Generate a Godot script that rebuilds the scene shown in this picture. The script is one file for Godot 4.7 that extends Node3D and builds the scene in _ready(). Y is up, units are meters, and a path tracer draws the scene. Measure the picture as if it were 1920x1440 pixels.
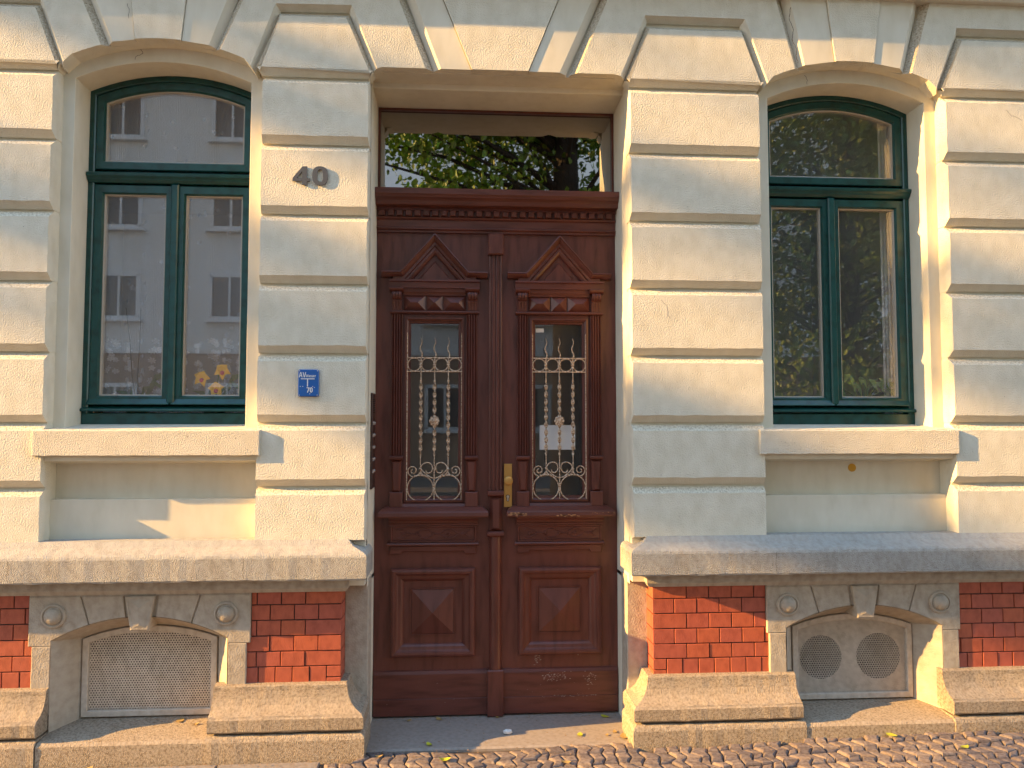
extends Node3D
# Street front of an old apartment house: entrance door between two windows, low evening sun along the street.

var M := {}
var rng := RandomNumberGenerator.new()
var house: Node3D
const DZ := -0.42          # plane of the door leaves
const LEVELS := [3.477, 3.12, 2.75, 2.387, 2.026, 1.671, 1.345, 1.04]   # lower edges of the rusticated courses
const WIN := [-1.765, 1.928]     # centres of the windows
const BAS := [-1.792, 1.928]     # centres of the basement openings

# ------------------------------------------------------------------ mesh helpers
func tool() -> SurfaceTool:
	var st := SurfaceTool.new()
	st.begin(Mesh.PRIMITIVE_TRIANGLES)
	return st

func q(st: SurfaceTool, a: Vector3, b: Vector3, c: Vector3, d: Vector3) -> void:   # counter-clockwise seen from outside
	var n := (c - a).cross(d - b)
	if n.length() < 1e-12:
		return
	st.set_normal(n.normalized())
	for p in [a, c, b, a, d, c]:
		st.add_vertex(p)

func t3(st: SurfaceTool, a: Vector3, b: Vector3, c: Vector3) -> void:
	var n := (b - a).cross(c - a)
	if n.length() < 1e-14:
		return
	st.set_normal(n.normalized())
	for p in [a, c, b]:
		st.add_vertex(p)

func inset(poly: PackedVector2Array, d) -> PackedVector2Array:
	var n := poly.size()
	var out := PackedVector2Array()
	for i in n:
		var p := poly[i]
		var e0 := (p - poly[(i + n - 1) % n]).normalized()
		var e1 := (poly[(i + 1) % n] - p).normalized()
		var d0: float = d[(i + n - 1) % n] if d is Array else d
		var d1: float = d[i] if d is Array else d
		var n0 := Vector2(-e0.y, e0.x)
		var n1 := Vector2(-e1.y, e1.x)
		var den := e0.cross(e1)
		if absf(den) < 0.25:
			out.append(p + (n0 + n1).normalized() * (d0 + d1) * 0.5)
		else:
			var a := p + n0 * d0
			var b := p + n1 * d1
			out.append(a + e0 * ((b - a).cross(e1) / den))
	return out

func slab(st: SurfaceTool, poly: PackedVector2Array, rings: Array, d = 0.0, back := true, bevels := []) -> void:   # bevels: for each edge null, or the mesh that its sloped face goes to
	# poly is counter-clockwise in x and y; rings run from the back to the front as [share of the inset, z]
	var ps := []
	for r in rings:
		if r[0] == 0.0:
			ps.append(poly)
		elif d is Array:
			var dd := []
			for v in d:
				dd.append(v * r[0])
			ps.append(inset(poly, dd))
		else:
			ps.append(inset(poly, d * r[0]))
	var n := poly.size()
	for k in rings.size() - 1:
		var z0: float = rings[k][1]
		var z1: float = rings[k + 1][1]
		for i in n:
			var j := (i + 1) % n
			q(bevels[i] if k > 0 and bevels and bevels[i] != null else st, Vector3(ps[k][i].x, ps[k][i].y, z0), Vector3(ps[k][j].x, ps[k][j].y, z0), Vector3(ps[k + 1][j].x, ps[k + 1][j].y, z1), Vector3(ps[k + 1][i].x, ps[k + 1][i].y, z1))
	cap(st, ps[-1], rings[-1][1], false)
	if back:
		cap(st, ps[0], rings[0][1], true)

func cap(st: SurfaceTool, poly: PackedVector2Array, z: float, flip: bool) -> void:
	var ix := Geometry2D.triangulate_polygon(poly)
	if ix.is_empty():
		for i in range(1, poly.size() - 1):
			ix.append_array([0, i, i + 1])
	for k in range(0, ix.size(), 3):
		var a := poly[ix[k]]
		var b := poly[ix[k + 1]]
		var c := poly[ix[k + 2]]
		if ((b - a).cross(c - a) < 0) != flip:
			var s := b
			b = c
			c = s
		t3(st, Vector3(a.x, a.y, z), Vector3(b.x, b.y, z), Vector3(c.x, c.y, z))

func rect(x0: float, x1: float, y0: float, y1: float) -> PackedVector2Array:
	return PackedVector2Array([Vector2(x0, y0), Vector2(x1, y0), Vector2(x1, y1), Vector2(x0, y1)])

func box(st: SurfaceTool, x0: float, x1: float, y0: float, y1: float, z0: float, z1: float, bev := 0.0) -> void:
	if bev > 0.0:
		slab(st, rect(x0, x1, y0, y1), [[0.0, z0], [0.0, z1 - bev], [1.0, z1]], bev)
	else:
		slab(st, rect(x0, x1, y0, y1), [[0.0, z0], [0.0, z1]])

func rough(poly: PackedVector2Array, step: float, amp: float, d: Array) -> Array:
	# the outline cut into short pieces that wander a little, as trowelled or chipped edges do; [outline, inset of each piece]
	var out := PackedVector2Array()
	var dd := []
	var n := poly.size()
	for i in n:
		var a := poly[i]
		var b := poly[(i + 1) % n]
		var k := maxi(1, int(a.distance_to(b) / step))
		var nn := (b - a).orthogonal().normalized()
		for j in k:
			var p := a.lerp(b, float(j) / k)
			if j > 0:
				p += nn * rng.randf_range(-amp, amp)
			out.append(p)
			dd.append(d[i] * rng.randf_range(0.94, 1.06) if k > 1 else d[i])
	return [out, dd]

func extrude_x(st: SurfaceTool, prof: Array, x0: float, x1: float) -> void:   # closed outline of (z, y) pushed along x
	var p := PackedVector2Array(prof)
	if not Geometry2D.is_polygon_clockwise(p):
		p.reverse()
	var n := p.size()
	for i in n:
		var a := p[i]
		var b := p[(i + 1) % n]
		q(st, Vector3(x0, a.y, a.x), Vector3(x0, b.y, b.x), Vector3(x1, b.y, b.x), Vector3(x1, a.y, a.x))
	var ix := Geometry2D.triangulate_polygon(p)
	for k in range(0, ix.size(), 3):
		var a := p[ix[k]]
		var b := p[ix[k + 1]]
		var c := p[ix[k + 2]]
		if (b - a).cross(c - a) < 0:
			var s := b
			b = c
			c = s
		t3(st, Vector3(x0, a.y, a.x), Vector3(x0, b.y, b.x), Vector3(x0, c.y, c.x))
		t3(st, Vector3(x1, a.y, a.x), Vector3(x1, c.y, c.x), Vector3(x1, b.y, b.x))

func offset_path(path: PackedVector2Array, closed: bool, u: float) -> PackedVector2Array:
	var n := path.size()
	var out := PackedVector2Array()
	for i in n:
		var e0: Vector2
		var e1: Vector2
		if i > 0 or closed:
			e0 = (path[i] - path[(i + n - 1) % n]).normalized()
		if i < n - 1 or closed:
			e1 = (path[(i + 1) % n] - path[i]).normalized()
		if e0 == Vector2.ZERO:
			e0 = e1
		if e1 == Vector2.ZERO:
			e1 = e0
		var n0 := Vector2(-e0.y, e0.x)
		var n1 := Vector2(-e1.y, e1.x)
		var m := n0 + n1
		var l := m.length_squared()
		out.append(path[i] + m * (2.0 * u / l if l > 0.05 else 0.0))
	return out

func sweep(st: SurfaceTool, path: PackedVector2Array, closed: bool, prof: Array, plan := false, ends := true) -> void:
	# a moulding: prof holds (offset to the left of the path, height above it). plan=false: path in x, y and height along z; plan=true: path in x, z and height along y
	var rows := []
	for p in prof:
		rows.append(offset_path(path, closed, p.x))
	var n := path.size()
	var segs := n if closed else n - 1
	for j in prof.size() - 1:
		for i in segs:
			var i2 := (i + 1) % n
			var a := lift(rows[j][i], prof[j].y, plan)
			var b := lift(rows[j][i2], prof[j].y, plan)
			var c := lift(rows[j + 1][i2], prof[j + 1].y, plan)
			var d := lift(rows[j + 1][i], prof[j + 1].y, plan)
			if plan:
				q(st, a, b, c, d)
			else:
				q(st, a, d, c, b)
	if not closed and ends and prof.size() > 2:
		var pp := PackedVector2Array(prof)
		var ix := Geometry2D.triangulate_polygon(pp)
		for e in [0, n - 1]:
			for k in range(0, ix.size(), 3):
				var v := []
				for w in 3:
					v.append(lift(rows[ix[k + w]][e], prof[ix[k + w]].y, plan))
				var dir3 := lift(path[1], 0, plan) - lift(path[0], 0, plan) if e == 0 else lift(path[n - 2], 0, plan) - lift(path[n - 1], 0, plan)
				if (v[1] - v[0]).cross(v[2] - v[0]).dot(dir3) > 0:
					t3(st, v[0], v[2], v[1])
				else:
					t3(st, v[0], v[1], v[2])

func lift(p: Vector2, h: float, plan: bool) -> Vector3:
	return Vector3(p.x, h, p.y) if plan else Vector3(p.x, p.y, h)

func tube(st: SurfaceTool, pts: Array, r, sides := 8, closed := false) -> void:
	var n := pts.size()
	var rings := []
	var prev := Vector3.ZERO
	for i in n:
		var f: Vector3
		if closed:
			f = (pts[(i + 1) % n] - pts[(i + n - 1) % n]).normalized()
		else:
			f = (pts[mini(i + 1, n - 1)] - pts[maxi(i - 1, 0)]).normalized()
		if prev == Vector3.ZERO:
			prev = f.cross(Vector3.UP if absf(f.y) < 0.9 else Vector3.RIGHT).normalized()
		var s := (prev - f * prev.dot(f)).normalized()
		prev = s
		var u := f.cross(s)
		var rr: float = r[i] if r is Array else r
		var ring := []
		for k in sides:
			var a := TAU * k / sides
			var d := s * cos(a) + u * sin(a)
			ring.append([pts[i] + d * rr, d])
		rings.append(ring)
	for i in (n if closed else n - 1):
		for k in sides:
			var k2 := (k + 1) % sides
			var a = rings[i][k]
			var b = rings[i][k2]
			var c = rings[(i + 1) % n][k2]
			var d = rings[(i + 1) % n][k]
			for v in [a, c, b, a, d, c]:
				st.set_normal(v[1])
				st.add_vertex(v[0])
	if not closed:
		for e in [0, n - 1]:
			for k in range(1, sides - 1):
				if e == 0:
					t3(st, rings[e][0][0], rings[e][k + 1][0], rings[e][k][0])
				else:
					t3(st, rings[e][0][0], rings[e][k][0], rings[e][k + 1][0])

func lathe(st: SurfaceTool, prof: Array, at: Vector3, axis := Vector3.BACK, sides := 20) -> void:   # prof of (radius, distance along the axis)
	var s := axis.cross(Vector3.UP if absf(axis.y) < 0.9 else Vector3.RIGHT).normalized()
	var u := axis.cross(s)
	for j in prof.size() - 1:
		var p0: Vector2 = prof[j]
		var p1: Vector2 = prof[j + 1]
		var e := (p1 - p0).normalized()
		for k in sides:
			var v := []
			for w in [[p0, k], [p0, k + 1], [p1, k + 1], [p1, k]]:
				var a: float = TAU * w[1] / sides
				var d := s * cos(a) + u * sin(a)
				v.append([at + d * w[0].x + axis * w[0].y, (d * e.y - axis * e.x).normalized()])
			for w in [v[0], v[2], v[1], v[0], v[3], v[2]]:
				st.set_normal(w[1])
				st.add_vertex(w[0])

func arc(xc: float, half: float, y0: float, apex: float, n: int) -> PackedVector2Array:   # from the left springing over the crown to the right
	var s := apex - y0
	var r := (half * half + s * s) / (2.0 * s)
	var a := asin(half / r)
	var out := PackedVector2Array()
	for i in n + 1:
		var t := -a + 2.0 * a * i / n
		out.append(Vector2(xc + r * sin(t), apex - r + r * cos(t)))
	return out

func arc_y(xc: float, half: float, y0: float, apex: float, x: float) -> float:
	var s := apex - y0
	var r := (half * half + s * s) / (2.0 * s)
	return apex - r + sqrt(maxf(0.0, r * r - (x - xc) * (x - xc)))

func obj(st: SurfaceTool, called: String, m: Material, parent: Node) -> MeshInstance3D:
	var o := MeshInstance3D.new()
	o.mesh = st.commit()
	o.material_override = m
	o.name = called
	parent.add_child(o, true)
	return o

func node(called: String, parent: Node, at := Vector3.ZERO) -> Node3D:
	var o := Node3D.new()
	o.name = called
	o.position = at
	parent.add_child(o, true)
	return o

func tag(o: Node, label: String, category: String, group := "", kind := "") -> void:
	if label:
		o.set_meta("label", label)
	if category:
		o.set_meta("category", category)
	if group:
		o.set_meta("group", group)
	if kind:
		o.set_meta("kind", kind)

# ------------------------------------------------------------------ materials
func noise(freq: float, octaves := 4, kind := FastNoiseLite.TYPE_SIMPLEX_SMOOTH, sd := 1, size := 512) -> NoiseTexture2D:
	var f := FastNoiseLite.new()
	f.noise_type = kind
	f.frequency = freq
	f.fractal_octaves = octaves
	f.seed = sd
	var t := NoiseTexture2D.new()
	t.width = size
	t.height = size
	t.seamless = true
	t.noise = f
	return t

func tint(freq: float, lo: Color, mid: Color, hi: Color, sd := 3, octaves := 5) -> NoiseTexture2D:
	var t := noise(freq, octaves, FastNoiseLite.TYPE_SIMPLEX_SMOOTH, sd)
	var g := Gradient.new()
	g.offsets = PackedFloat32Array([0.12, 0.5, 0.88])
	g.colors = PackedColorArray([lo, mid, hi])
	t.color_ramp = g
	return t

func mat(key: String, c: Color, roughness: float, opts := {}) -> StandardMaterial3D:
	var m := StandardMaterial3D.new()
	m.resource_name = key
	m.albedo_color = c.linear_to_srgb()
	m.roughness = roughness
	m.metallic_specular = opts.get("spec", 0.5)
	m.metallic = opts.get("metal", 0.0)
	var sc = opts.get("scale", Vector3.ONE)
	if opts.has("tint") or opts.has("bump") or opts.has("normal"):
		m.uv1_triplanar = true
		m.uv1_world_triplanar = true
		m.uv1_scale = sc
	if opts.has("tint"):
		m.albedo_texture = opts.tint
	if opts.has("bump"):
		m.heightmap_enabled = true
		m.heightmap_texture = opts.bump
		m.heightmap_scale = opts.get("relief", 0.1)
	if opts.has("normal"):
		m.normal_enabled = true
		m.normal_texture = opts.normal
		m.normal_scale = opts.get("bend", 0.5)
	if opts.has("grime"):   # weathering at another scale, drawn out downwards as rain leaves it
		m.detail_enabled = true
		m.detail_albedo = opts.grime
		m.detail_blend_mode = BaseMaterial3D.BLEND_MODE_MUL
		m.detail_uv_layer = BaseMaterial3D.DETAIL_UV_2
		m.uv2_triplanar = true
		m.uv2_world_triplanar = true
		m.uv2_scale = Vector3(1.3, 0.42, 1.3)
	if opts.has("back"):
		m.backlight_enabled = true
		m.backlight = opts.back
	M[key] = m
	return m

func as_normal(t: NoiseTexture2D, strength: float) -> NoiseTexture2D:
	t.as_normal_map = true
	t.bump_strength = strength
	return t

func glass(key: String, c: Color, a: float) -> StandardMaterial3D:
	var m := mat(key, c, 0.0)
	m.albedo_color.a = a
	m.transparency = BaseMaterial3D.TRANSPARENCY_ALPHA
	return m

func materials() -> void:
	var grain := noise(0.035, 3, FastNoiseLite.TYPE_SIMPLEX_SMOOTH, 11, 1024)
	var grit := noise(0.06, 4, FastNoiseLite.TYPE_SIMPLEX_SMOOTH, 12, 1024)
	var stains := tint(0.006, Color(0.965, 0.96, 0.95), Color(0.985, 0.982, 0.978), Color(1, 1, 1), 21)
	var blotch := tint(0.03, Color(0.90, 0.89, 0.88), Color(0.965, 0.96, 0.955), Color(1, 1, 1), 22, 6)
	var waves := as_normal(noise(0.008, 3, FastNoiseLite.TYPE_SIMPLEX_SMOOTH, 14), 3.0)
	var grime := tint(0.02, Color(0.972, 0.968, 0.96), Color(0.992, 0.99, 0.988), Color(1, 1, 1), 81, 6)
	var soot := tint(0.022, Color(0.92, 0.91, 0.895), Color(0.98, 0.975, 0.97), Color(1, 1, 1), 82, 6)
	var dirt := tint(0.05, Color(0.74, 0.71, 0.68), Color(0.94, 0.93, 0.92), Color(1, 1, 1), 83, 6)
	mat("plaster", Color(0.730, 0.688, 0.565), 0.9, {"tint": stains, "bump": grain, "relief": 0.23, "scale": Vector3.ONE * 2.8, "grime": grime, "spec": 0.3})
	# upward facing slopes where rain has left speckled dirt
	mat("weathered", Color(0.730, 0.688, 0.565), 0.95, {"tint": tint(0.05, Color(0.66, 0.62, 0.57), Color(0.95, 0.93, 0.91), Color(1, 1, 1), 84, 6), "bump": grain, "relief": 0.3, "scale": Vector3.ONE * 2.8, "spec": 0.2})
	mat("stained", Color(0.730, 0.688, 0.565), 0.95, {"tint": tint(0.06, Color(0.56, 0.52, 0.48), Color(0.82, 0.79, 0.76), Color(0.97, 0.96, 0.95), 85, 6), "bump": grain, "relief": 0.3, "scale": Vector3.ONE * 2.8, "spec": 0.2})
	mat("smooth_plaster", Color(0.730, 0.688, 0.565), 0.85, {"grime": grime, "tint": stains, "normal": waves, "bend": 0.15, "scale": Vector3.ONE * 0.9, "spec": 0.3})
	mat("cornice_paint", Color(0.445, 0.432, 0.40), 0.9, {"grime": soot, "tint": blotch, "bump": grit, "relief": 0.50, "scale": Vector3.ONE * 2.1, "spec": 0.25})
	mat("sill_paint", Color(0.67, 0.62, 0.51), 0.9, {"tint": stains, "bump": grit, "relief": 0.40, "scale": Vector3.ONE * 2.0, "spec": 0.25})
	mat("plinth_stone", Color(0.47, 0.42, 0.35), 0.9, {"grime": soot, "tint": blotch, "bump": grit, "relief": 0.14, "scale": Vector3.ONE * 1.3, "spec": 0.25})
	mat("base_stone", Color(0.43, 0.365, 0.285), 0.92, {"grime": soot, "tint": dirt, "bump": grit, "relief": 0.45, "scale": Vector3.ONE * 2.2, "spec": 0.2})
	mat("threshold_stone", Color(0.30, 0.26, 0.23), 0.8, {"tint": blotch, "bump": grit, "relief": 0.06, "scale": Vector3.ONE * 2.0})
	mat("mortar", Color(0.06, 0.045, 0.04), 0.95)
	var clay := tint(0.02, Color(0.88, 0.85, 0.84), Color(0.96, 0.95, 0.95), Color(1, 1, 1), 31, 5)
	for k in 4:
		var v: float = [1.0, 0.93, 1.06, 0.97][k]
		mat("brick%d" % k, Color(0.42 * v, 0.098 * v, [0.050, 0.054, 0.046, 0.056][k]), 0.58, {"tint": clay, "bump": grit, "relief": 0.05, "scale": Vector3(2.0, 1.2, 2.0)})
	var woodgrain := noise(0.03, 4, FastNoiseLite.TYPE_SIMPLEX_SMOOTH, 41)
	var worn := tint(0.012, Color(0.80, 0.76, 0.74), Color(0.95, 0.94, 0.93), Color(1, 1, 1), 42, 5)
	mat("door_paint", Color(0.140, 0.041, 0.029), 0.38, {"tint": worn, "bump": woodgrain, "relief": 0.035, "scale": Vector3(3.0, 0.5, 3.0)})
	mat("door_paint_cross", Color(0.140, 0.041, 0.029), 0.38, {"tint": worn, "bump": woodgrain, "relief": 0.03, "scale": Vector3(0.5, 3.0, 3.0)})
	mat("bare_wood", Color(0.42, 0.20, 0.09), 0.7)
	mat("scuffed_paint", Color(0.36, 0.29, 0.25), 0.8)
	mat("green_paint", Color(0.006, 0.068, 0.063), 0.32, {"tint": worn, "scale": Vector3.ONE * 2.0})
	mat("bead_paint", Color(0.42, 0.37, 0.30), 0.6)
	var rust := tint(0.05, Color(0.55, 0.36, 0.24), Color(0.93, 0.88, 0.82), Color(1, 1, 1), 51, 4)
	mat("iron_paint", Color(0.70, 0.60, 0.50), 0.55, {"tint": rust, "scale": Vector3.ONE * 3.0})
	mat("brass", Color(0.62, 0.36, 0.11), 0.34, {"metal": 0.75})
	mat("crack", Color(0.13, 0.10, 0.08), 0.95)
	mat("grit", Color(0.24, 0.14, 0.07), 0.9)
	mat("steel", Color(0.6, 0.58, 0.54), 0.3, {"metal": 0.9})
	mat("dark_hole", Color(0.012, 0.011, 0.010), 0.9)
	mat("vent_metal", Color(0.60, 0.54, 0.46), 0.6, {"grime": soot, "tint": blotch, "scale": Vector3.ONE * 1.6})
	mat("duct", Color(0.22, 0.19, 0.17), 0.7)
	mat("number_metal", Color(0.085, 0.09, 0.10), 0.45, {"metal": 0.3})
	mat("sign_blue", Color(0.008, 0.10, 0.36), 0.35)
	mat("sign_white", Color(0.72, 0.72, 0.72), 0.5)
	mat("bell_plate", Color(0.045, 0.018, 0.014), 0.35)
	mat("bell_mark", Color(0.45, 0.38, 0.34), 0.4)
	mat("paper", Color(0.66, 0.67, 0.68), 0.85)
	mat("yellow", Color(0.55, 0.29, 0.02), 0.7)
	glass("pane", Color(0.85, 0.9, 0.9), 0.02)
	mat("mirror_pane", Color(0.36, 0.36, 0.37), 0.015, {"metal": 1.0})
	mat("room_paint", Color(0.36, 0.32, 0.27), 0.95)
	var bark := noise(0.02, 5, FastNoiseLite.TYPE_SIMPLEX_SMOOTH, 61)
	mat("bark", Color(0.035, 0.026, 0.02), 0.95, {"bump": bark, "relief": 2.0, "scale": Vector3(3.0, 0.5, 3.0), "tint": blotch})
	mat("leaf", Color(0.14, 0.22, 0.025), 0.5, {"back": Color(0.40, 0.58, 0.10)})
	M.leaf.vertex_color_use_as_albedo = true
	mat("plant", Color(0.07, 0.13, 0.025), 0.5, {"back": Color(0.2, 0.3, 0.08)})
	mat("pale_plant", Color(0.16, 0.22, 0.05), 0.5, {"back": Color(0.3, 0.4, 0.1)})
	mat("petal", Color(0.75, 0.42, 0.01), 0.6, {"back": Color(0.4, 0.25, 0.02)})
	mat("petal_heart", Color(0.42, 0.03, 0.06), 0.6)
	mat("pot", Color(0.09, 0.13, 0.12), 0.35)
	var cobbled := tint(0.03, Color(0.66, 0.62, 0.62), Color(0.9, 0.88, 0.88), Color(1, 1, 1), 71, 4)
	for k in 4:
		mat("cobble%d" % k, [Color(0.19, 0.155, 0.14), Color(0.22, 0.18, 0.16), Color(0.16, 0.135, 0.13), Color(0.25, 0.205, 0.175)][k], 0.85, {"tint": cobbled, "bump": grit, "relief": 0.12, "scale": Vector3.ONE * 2.5})
	mat("paving_slab", Color(0.24, 0.215, 0.20), 0.85, {"tint": blotch, "bump": grit, "relief": 0.08, "scale": Vector3.ONE * 1.4})
	mat("joint_sand", Color(0.085, 0.062, 0.05), 0.95, {"bump": grit, "relief": 0.3, "scale": Vector3.ONE * 3.0, "tint": blotch})
	mat("asphalt", Color(0.05, 0.05, 0.052), 0.9, {"tint": blotch, "bump": grit, "relief": 0.2, "scale": Vector3.ONE * 1.0})
	mat("kerb_stone", Color(0.24, 0.23, 0.22), 0.85, {"tint": blotch, "scale": Vector3.ONE})
	mat("far_plaster", Color(0.72, 0.71, 0.69), 0.9, {"tint": stains, "scale": Vector3.ONE * 0.15})
	mat("far_base", Color(0.34, 0.22, 0.14), 0.9, {"tint": stains, "scale": Vector3.ONE * 0.2})
	mat("far_frame", Color(0.7, 0.7, 0.7), 0.6)
	mat("far_glass", Color(0.035, 0.032, 0.03), 0.03)
	mat("far_shutter", Color(0.02, 0.05, 0.14), 0.5)
	mat("dry_leaf", Color(0.34, 0.23, 0.08), 0.8, {"back": Color(0.3, 0.2, 0.05)})
	mat("yellow_leaf", Color(0.42, 0.42, 0.03), 0.7, {"back": Color(0.4, 0.4, 0.05)})
	mat("tissue", Color(0.7, 0.7, 0.7), 0.9)

# ------------------------------------------------------------------ setting and light first
func _ready() -> void:
	rng.seed = 40
	var cam := Camera3D.new()
	cam.name = "camera"
	cam.position = Vector3(-0.2146, 1.618, 4.0)
	cam.rotation_degrees = Vector3(3.06, -3.89, 0.0)
	cam.fov = 52.81
	cam.near = 0.05
	cam.far = 400.0
	add_child(cam)
	cam.current = true

	var env := Environment.new()
	env.background_mode = Environment.BG_SKY
	var sky := Sky.new()
	var ps := ProceduralSkyMaterial.new()
	ps.sky_top_color = Color(0.43, 0.54, 0.67)
	ps.sky_horizon_color = Color(0.88, 0.88, 0.81)
	ps.sky_curve = 0.18
	ps.ground_bottom_color = Color(0.20, 0.18, 0.16)
	ps.ground_horizon_color = Color(0.55, 0.50, 0.46)
	ps.sun_angle_max = 12.0
	sky.sky_material = ps
	env.sky = sky
	env.background_energy_multiplier = 1.45
	env.tonemap_mode = Environment.TONE_MAPPER_LINEAR
	env.tonemap_exposure = 3.75
	env.sdfgi_enabled = true
	env.ssao_enabled = true
	env.ssil_enabled = true
	var we := WorldEnvironment.new()
	we.environment = env
	add_child(we)

	var sun := DirectionalLight3D.new()
	sun.name = "sun"
	sun.light_energy = 1.6
	sun.light_color = Color(1.0, 0.785, 0.47)
	sun.light_angular_distance = 0.5
	sun.shadow_enabled = true
	add_child(sun)
	sun.look_at_from_position(Vector3.ZERO, Vector3(7.0, -2.5, -1.12), Vector3.UP)

	materials()
	street()
	facade()
	for i in 2:
		window(WIN[i], i)
	plinth()
	entrance()
	fittings()
	inside()
	litter()
	opposite()
	trees()

# ------------------------------------------------------------------ street
func ground_y(x: float) -> float:
	return 0.0 if x < 0.0 else 0.021 * x

func street() -> void:
	var st := tool()
	q(st, Vector3(-150, -0.18, 150), Vector3(150, -0.18, 150), Vector3(150, -0.18, -60), Vector3(-150, -0.18, -60))
	var g := obj(st, "road", M.asphalt, self)
	tag(g, "grey asphalt roadway beyond the cobbled pavement", "road", "", "structure")
	# pavement bed under the stones
	st = tool()
	var xs := [-30.0, -3.2, 0.0, 1.0, 2.0, 3.4, 30.0]
	for i in xs.size() - 1:
		var a: float = xs[i]
		var b: float = xs[i + 1]
		var ya := minf(ground_y(a), 0.08) - 0.022
		var yb := minf(ground_y(b), 0.08) - 0.022
		q(st, Vector3(a, ya, 6.2), Vector3(b, yb, 6.2), Vector3(b, yb, -0.7), Vector3(a, ya, -0.7))
		q(st, Vector3(a, -0.3, 6.2), Vector3(b, -0.3, 6.2), Vector3(b, yb, 6.2), Vector3(a, ya, 6.2))
	var pave := node("pavement", self)
	tag(pave, "cobbled pavement along the house front", "pavement", "", "structure")
	obj(st, "sand_bed", M.joint_sand, pave)
	# small irregular paving stones, the ones in view one by one
	var s := 0.064
	var nx := 96
	var nz := 36
	var x0 := -2.72
	var z0 := 0.045
	var corner := {}
	for i in nx + 1:
		for j in nz + 1:
			var wob := sin(i * 0.35) * 0.02
			corner[Vector2i(i, j)] = Vector2(x0 + i * s + rng.randf_range(-0.014, 0.014) + 0.4 * s * (j % 2), z0 + j * s * 0.92 + rng.randf_range(-0.013, 0.013) + wob)
	var far := tool()
	var far_n := 0
	for j in nz:
		for i in nx:
			var pts := PackedVector2Array([corner[Vector2i(i, j)], corner[Vector2i(i, j + 1)], corner[Vector2i(i + 1, j + 1)], corner[Vector2i(i + 1, j)]])
			var c := (pts[0] + pts[1] + pts[2] + pts[3]) / 4.0
			if c.x < -0.86 and c.y < 0.75:
				continue
			if c.y < 0.13 and absf(c.x) > 0.7:
				if c.x < 1.52 or c.x > 2.45 or c.y < 0.08:
					continue
			var near := c.x < 2.75 and c.y < 0.15 + 0.105 * (c.x + 1.0) and pave.get_child_count() < 300
			var one := tool() if near else far
			stone(one, pts, ground_y(c.x))
			if near:
				obj(one, "cobble", M["cobble%d" % rng.randi_range(0, 3)], pave)
			else:
				far_n += 1
	var fo := obj(far, "cobbles_beyond", M.cobble1, pave)
	fo.set_meta("kind", "stuff")
	# flat slabs in front of the left basement opening
	for k in 5:
		st = tool()
		var a := -3.3 + k * 0.485
		flat_stone(st, a, a + 0.478, 0.112, 0.70, -0.05, -0.006)
		obj(st, "paving_slab", M.paving_slab, pave)
	st = tool()
	extrude_x(st, [Vector2(6.2, -0.3), Vector2(6.35, -0.3), Vector2(6.35, -0.03), Vector2(6.33, -0.01), Vector2(6.2, -0.01)], -40, 40)
	var k := obj(st, "kerb", M.kerb_stone, self)
	tag(k, "grey granite kerb between pavement and road", "kerb", "", "structure")
	st = tool()
	box(st, -60, 60, -0.3, -0.04, 14.5, 20.0)
	k = obj(st, "far_pavement", M.paving_slab, self)
	tag(k, "pavement on the other side of the street", "pavement", "", "structure")

func flat_stone(st: SurfaceTool, x0: float, x1: float, z0: float, z1: float, y0: float, y1: float) -> void:
	var b := 0.006
	var o := [Vector2(x0, z0), Vector2(x0, z1), Vector2(x1, z1), Vector2(x1, z0)]
	stone_rings(st, PackedVector2Array(o), [[0.0, y0], [0.0, y1 - b], [b, y1]])

func stone(st: SurfaceTool, pts: PackedVector2Array, y: float) -> void:
	var c := (pts[0] + pts[1] + pts[2] + pts[3]) / 4.0
	var o := PackedVector2Array()
	for i in 4:
		var a := pts[i]
		var b := pts[(i + 1) % 4]
		o.append(a.lerp(c, 0.07))
		o.append(a.lerp(b, rng.randf_range(0.4, 0.6)).lerp(c, rng.randf_range(0.0, 0.05)))
	var h := y + rng.randf_range(-0.006, 0.005)
	stone_rings(st, o, [[0.0, y - 0.03], [0.001, h - 0.010], [0.005, h - 0.003], [0.012, h]])

func stone_rings(st: SurfaceTool, o: PackedVector2Array, rings: Array) -> void:   # outline runs so that its faces look outward and up
	var c := Vector2.ZERO
	for p in o:
		c += p / o.size()
	var ps := []
	for r in rings:
		var w := []
		for p in o:
			var d := p - c
			var l := d.length()
			var k := p if l < 1e-6 else c + d * maxf(0.1, (l - r[0]) / l)
			w.append(Vector3(k.x, r[1], k.y))
		ps.append(w)
	var n := o.size()
	for k in rings.size() - 1:
		for i in n:
			var j := (i + 1) % n
			q(st, ps[k][i], ps[k][j], ps[k + 1][j], ps[k + 1][i])
	var top := Vector3(c.x, rings[-1][1] + 0.001, c.y)
	for i in n:
		t3(st, ps[-1][i], ps[-1][(i + 1) % n], top)

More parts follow.
